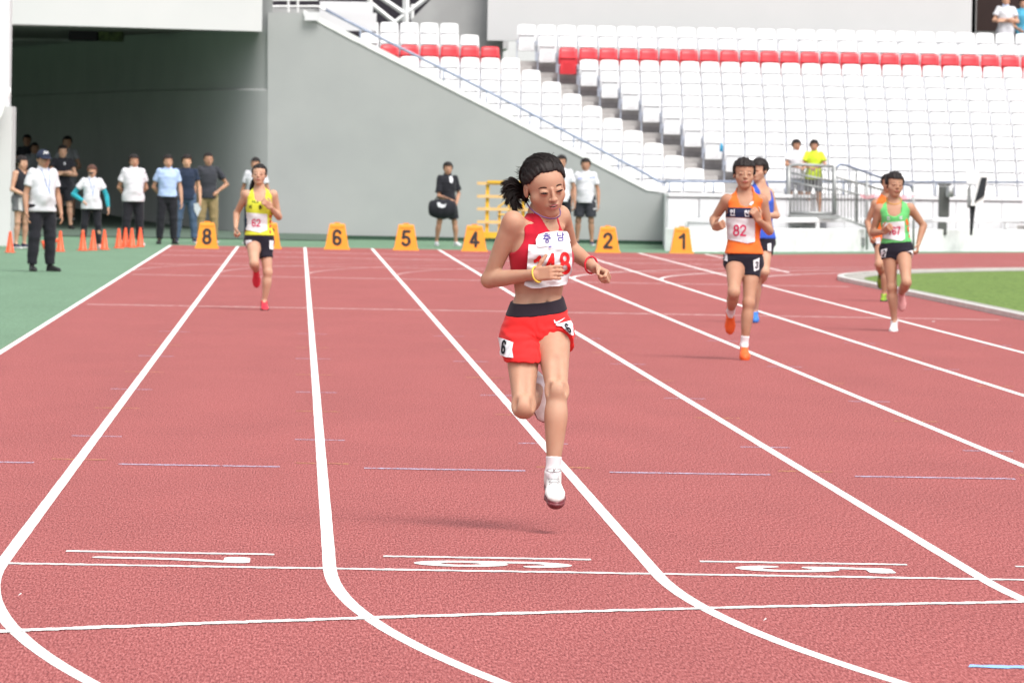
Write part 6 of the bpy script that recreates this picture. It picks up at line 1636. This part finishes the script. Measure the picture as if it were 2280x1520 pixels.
for k in range(90):                                           # baby hairs feathering the hairline
    a = rr.uniform(-1.25, 1.25); q = np.array([.33*math.sin(a), .235*math.cos(a)-.05*abs(a)+.06, .425-.36*abs(a/1.35)**1.8-rr.uniform(0, .045)])
    cc_ = np.array((0, -.07, .135)); v = q-cc_; v = v/np.linalg.norm(v/np.array((.345, .42, .372))); w = c+((cc_+v)*S)@R; n_ = norm(v@R)
    up_ = norm(R[2]*.8-R[1]*.5+R[0]*rr.uniform(-.5, .2)); up_ = norm(up_-n_*np.dot(up_, n_)); L_ = rr.uniform(.010, .024)
    b.tube([w-s.base+n_*.0008, w-s.base+up_*L_*.5+n_*.003, w-s.base+up_*L_+n_*.005], [.0004, .0008, .0012], 3)
b.build('hair_strands', M_HAIR, s.root, True)
b = MB()
for k in range(70):                                           # loose wisps lifted over the crown
    a = rr.uniform(-.9, 1.0); q = np.array([.30*math.sin(a), .12*rr.uniform(-1, 1), .135+.37*math.cos(a*.9)+.01]); w = c+(q*S)@R; d_ = norm((-R[0]*rr.uniform(-.9, .9)-R[1]*rr.uniform(.2, 1)+R[2]*rr.uniform(-.15, .22)))
    L_ = rr.uniform(.02, .05); b.tube([w-s.base, w-s.base+d_*L_*.4+R[2]*.010, w-s.base+d_*L_*.75+R[2]*.010, w-s.base+d_*L_-R[2]*rr.uniform(-.005, .012)], [.0010, .0009, .0007, .0003], 3)
for k in range(16):                                           # wisps behind the ear
    w = P(1166+rr.uniform(-3, 3), rr.uniform(378, 400), Y0+.06)-s.base; a = rr.uniform(2.4, 3.6); L_ = rr.uniform(.02, .045); d_ = np.array((math.cos(a), 0, .5+.4*math.sin(a*3)))
    b.tube([w, w+d_*L_*.5, w+d_*L_+np.array((0, 0, -.008))], [.0018, .0014, .0004], 4)
b.build('loose_wisps', M_HAIR, s.root, True)
b = MB()
targets = [(1118, 409, 1.0), (1120, 420, 1.1), (1123, 440, 1.1), (1118, 428, 1.), (1128, 452, 1.2), (1142, 462, 1.1), (1150, 470, .9), (1133, 404, 1.1), (1148, 455, 1.), (1162, 462, .8)]
for k in range(760):
    tx, ty, wd = targets[rr.randrange(len(targets))]; tx += rr.gauss(0, 3.2); ty += rr.gauss(0, 4.0); dz = rr.gauss(0, .03)
    y_up = 402 if ty < 445 else 428
    q = [(1172+rr.gauss(0, 2.5), 434+rr.gauss(0, 7), .075), (1158+rr.gauss(0, 2), 423+(ty-430)*.30+rr.gauss(0, 4), .075+dz*.4), (1143+rr.gauss(0, 2), 416+(ty-430)*.55+rr.gauss(0, 3), .07+dz*.8), ((tx+1138)/2+rr.gauss(0, 1.5), 414+(ty-422)*.85, .07+dz), (tx, ty+2, .07+dz*1.2)]
    w = np.array([P(x, y, Y0+z)-s.base for x, y, z in q]); tt = np.linspace(0, 4, 9)
    w = np.stack([np.interp(tt, range(5), w[:, i_]) for i_ in range(3)], 1); w[1:-1] = w[1:-1]*.4+(w[:-2]+w[2:])*.3; w[1:-1] = w[1:-1]*.4+(w[:-2]+w[2:])*.3
    b.tube(list(w), [.0020, .0021, .0021, .0020, .0019, .0017, .0014, .0009, .0003], 3)
b.build('ponytail', M_HAIR, s.root, True)
ring(P(1169, 436, Y0+.07), P(1150, 430, Y0+.08)-P(1169, 436, Y0+.07), .020, .006, 'hair_tie', S_BLK)
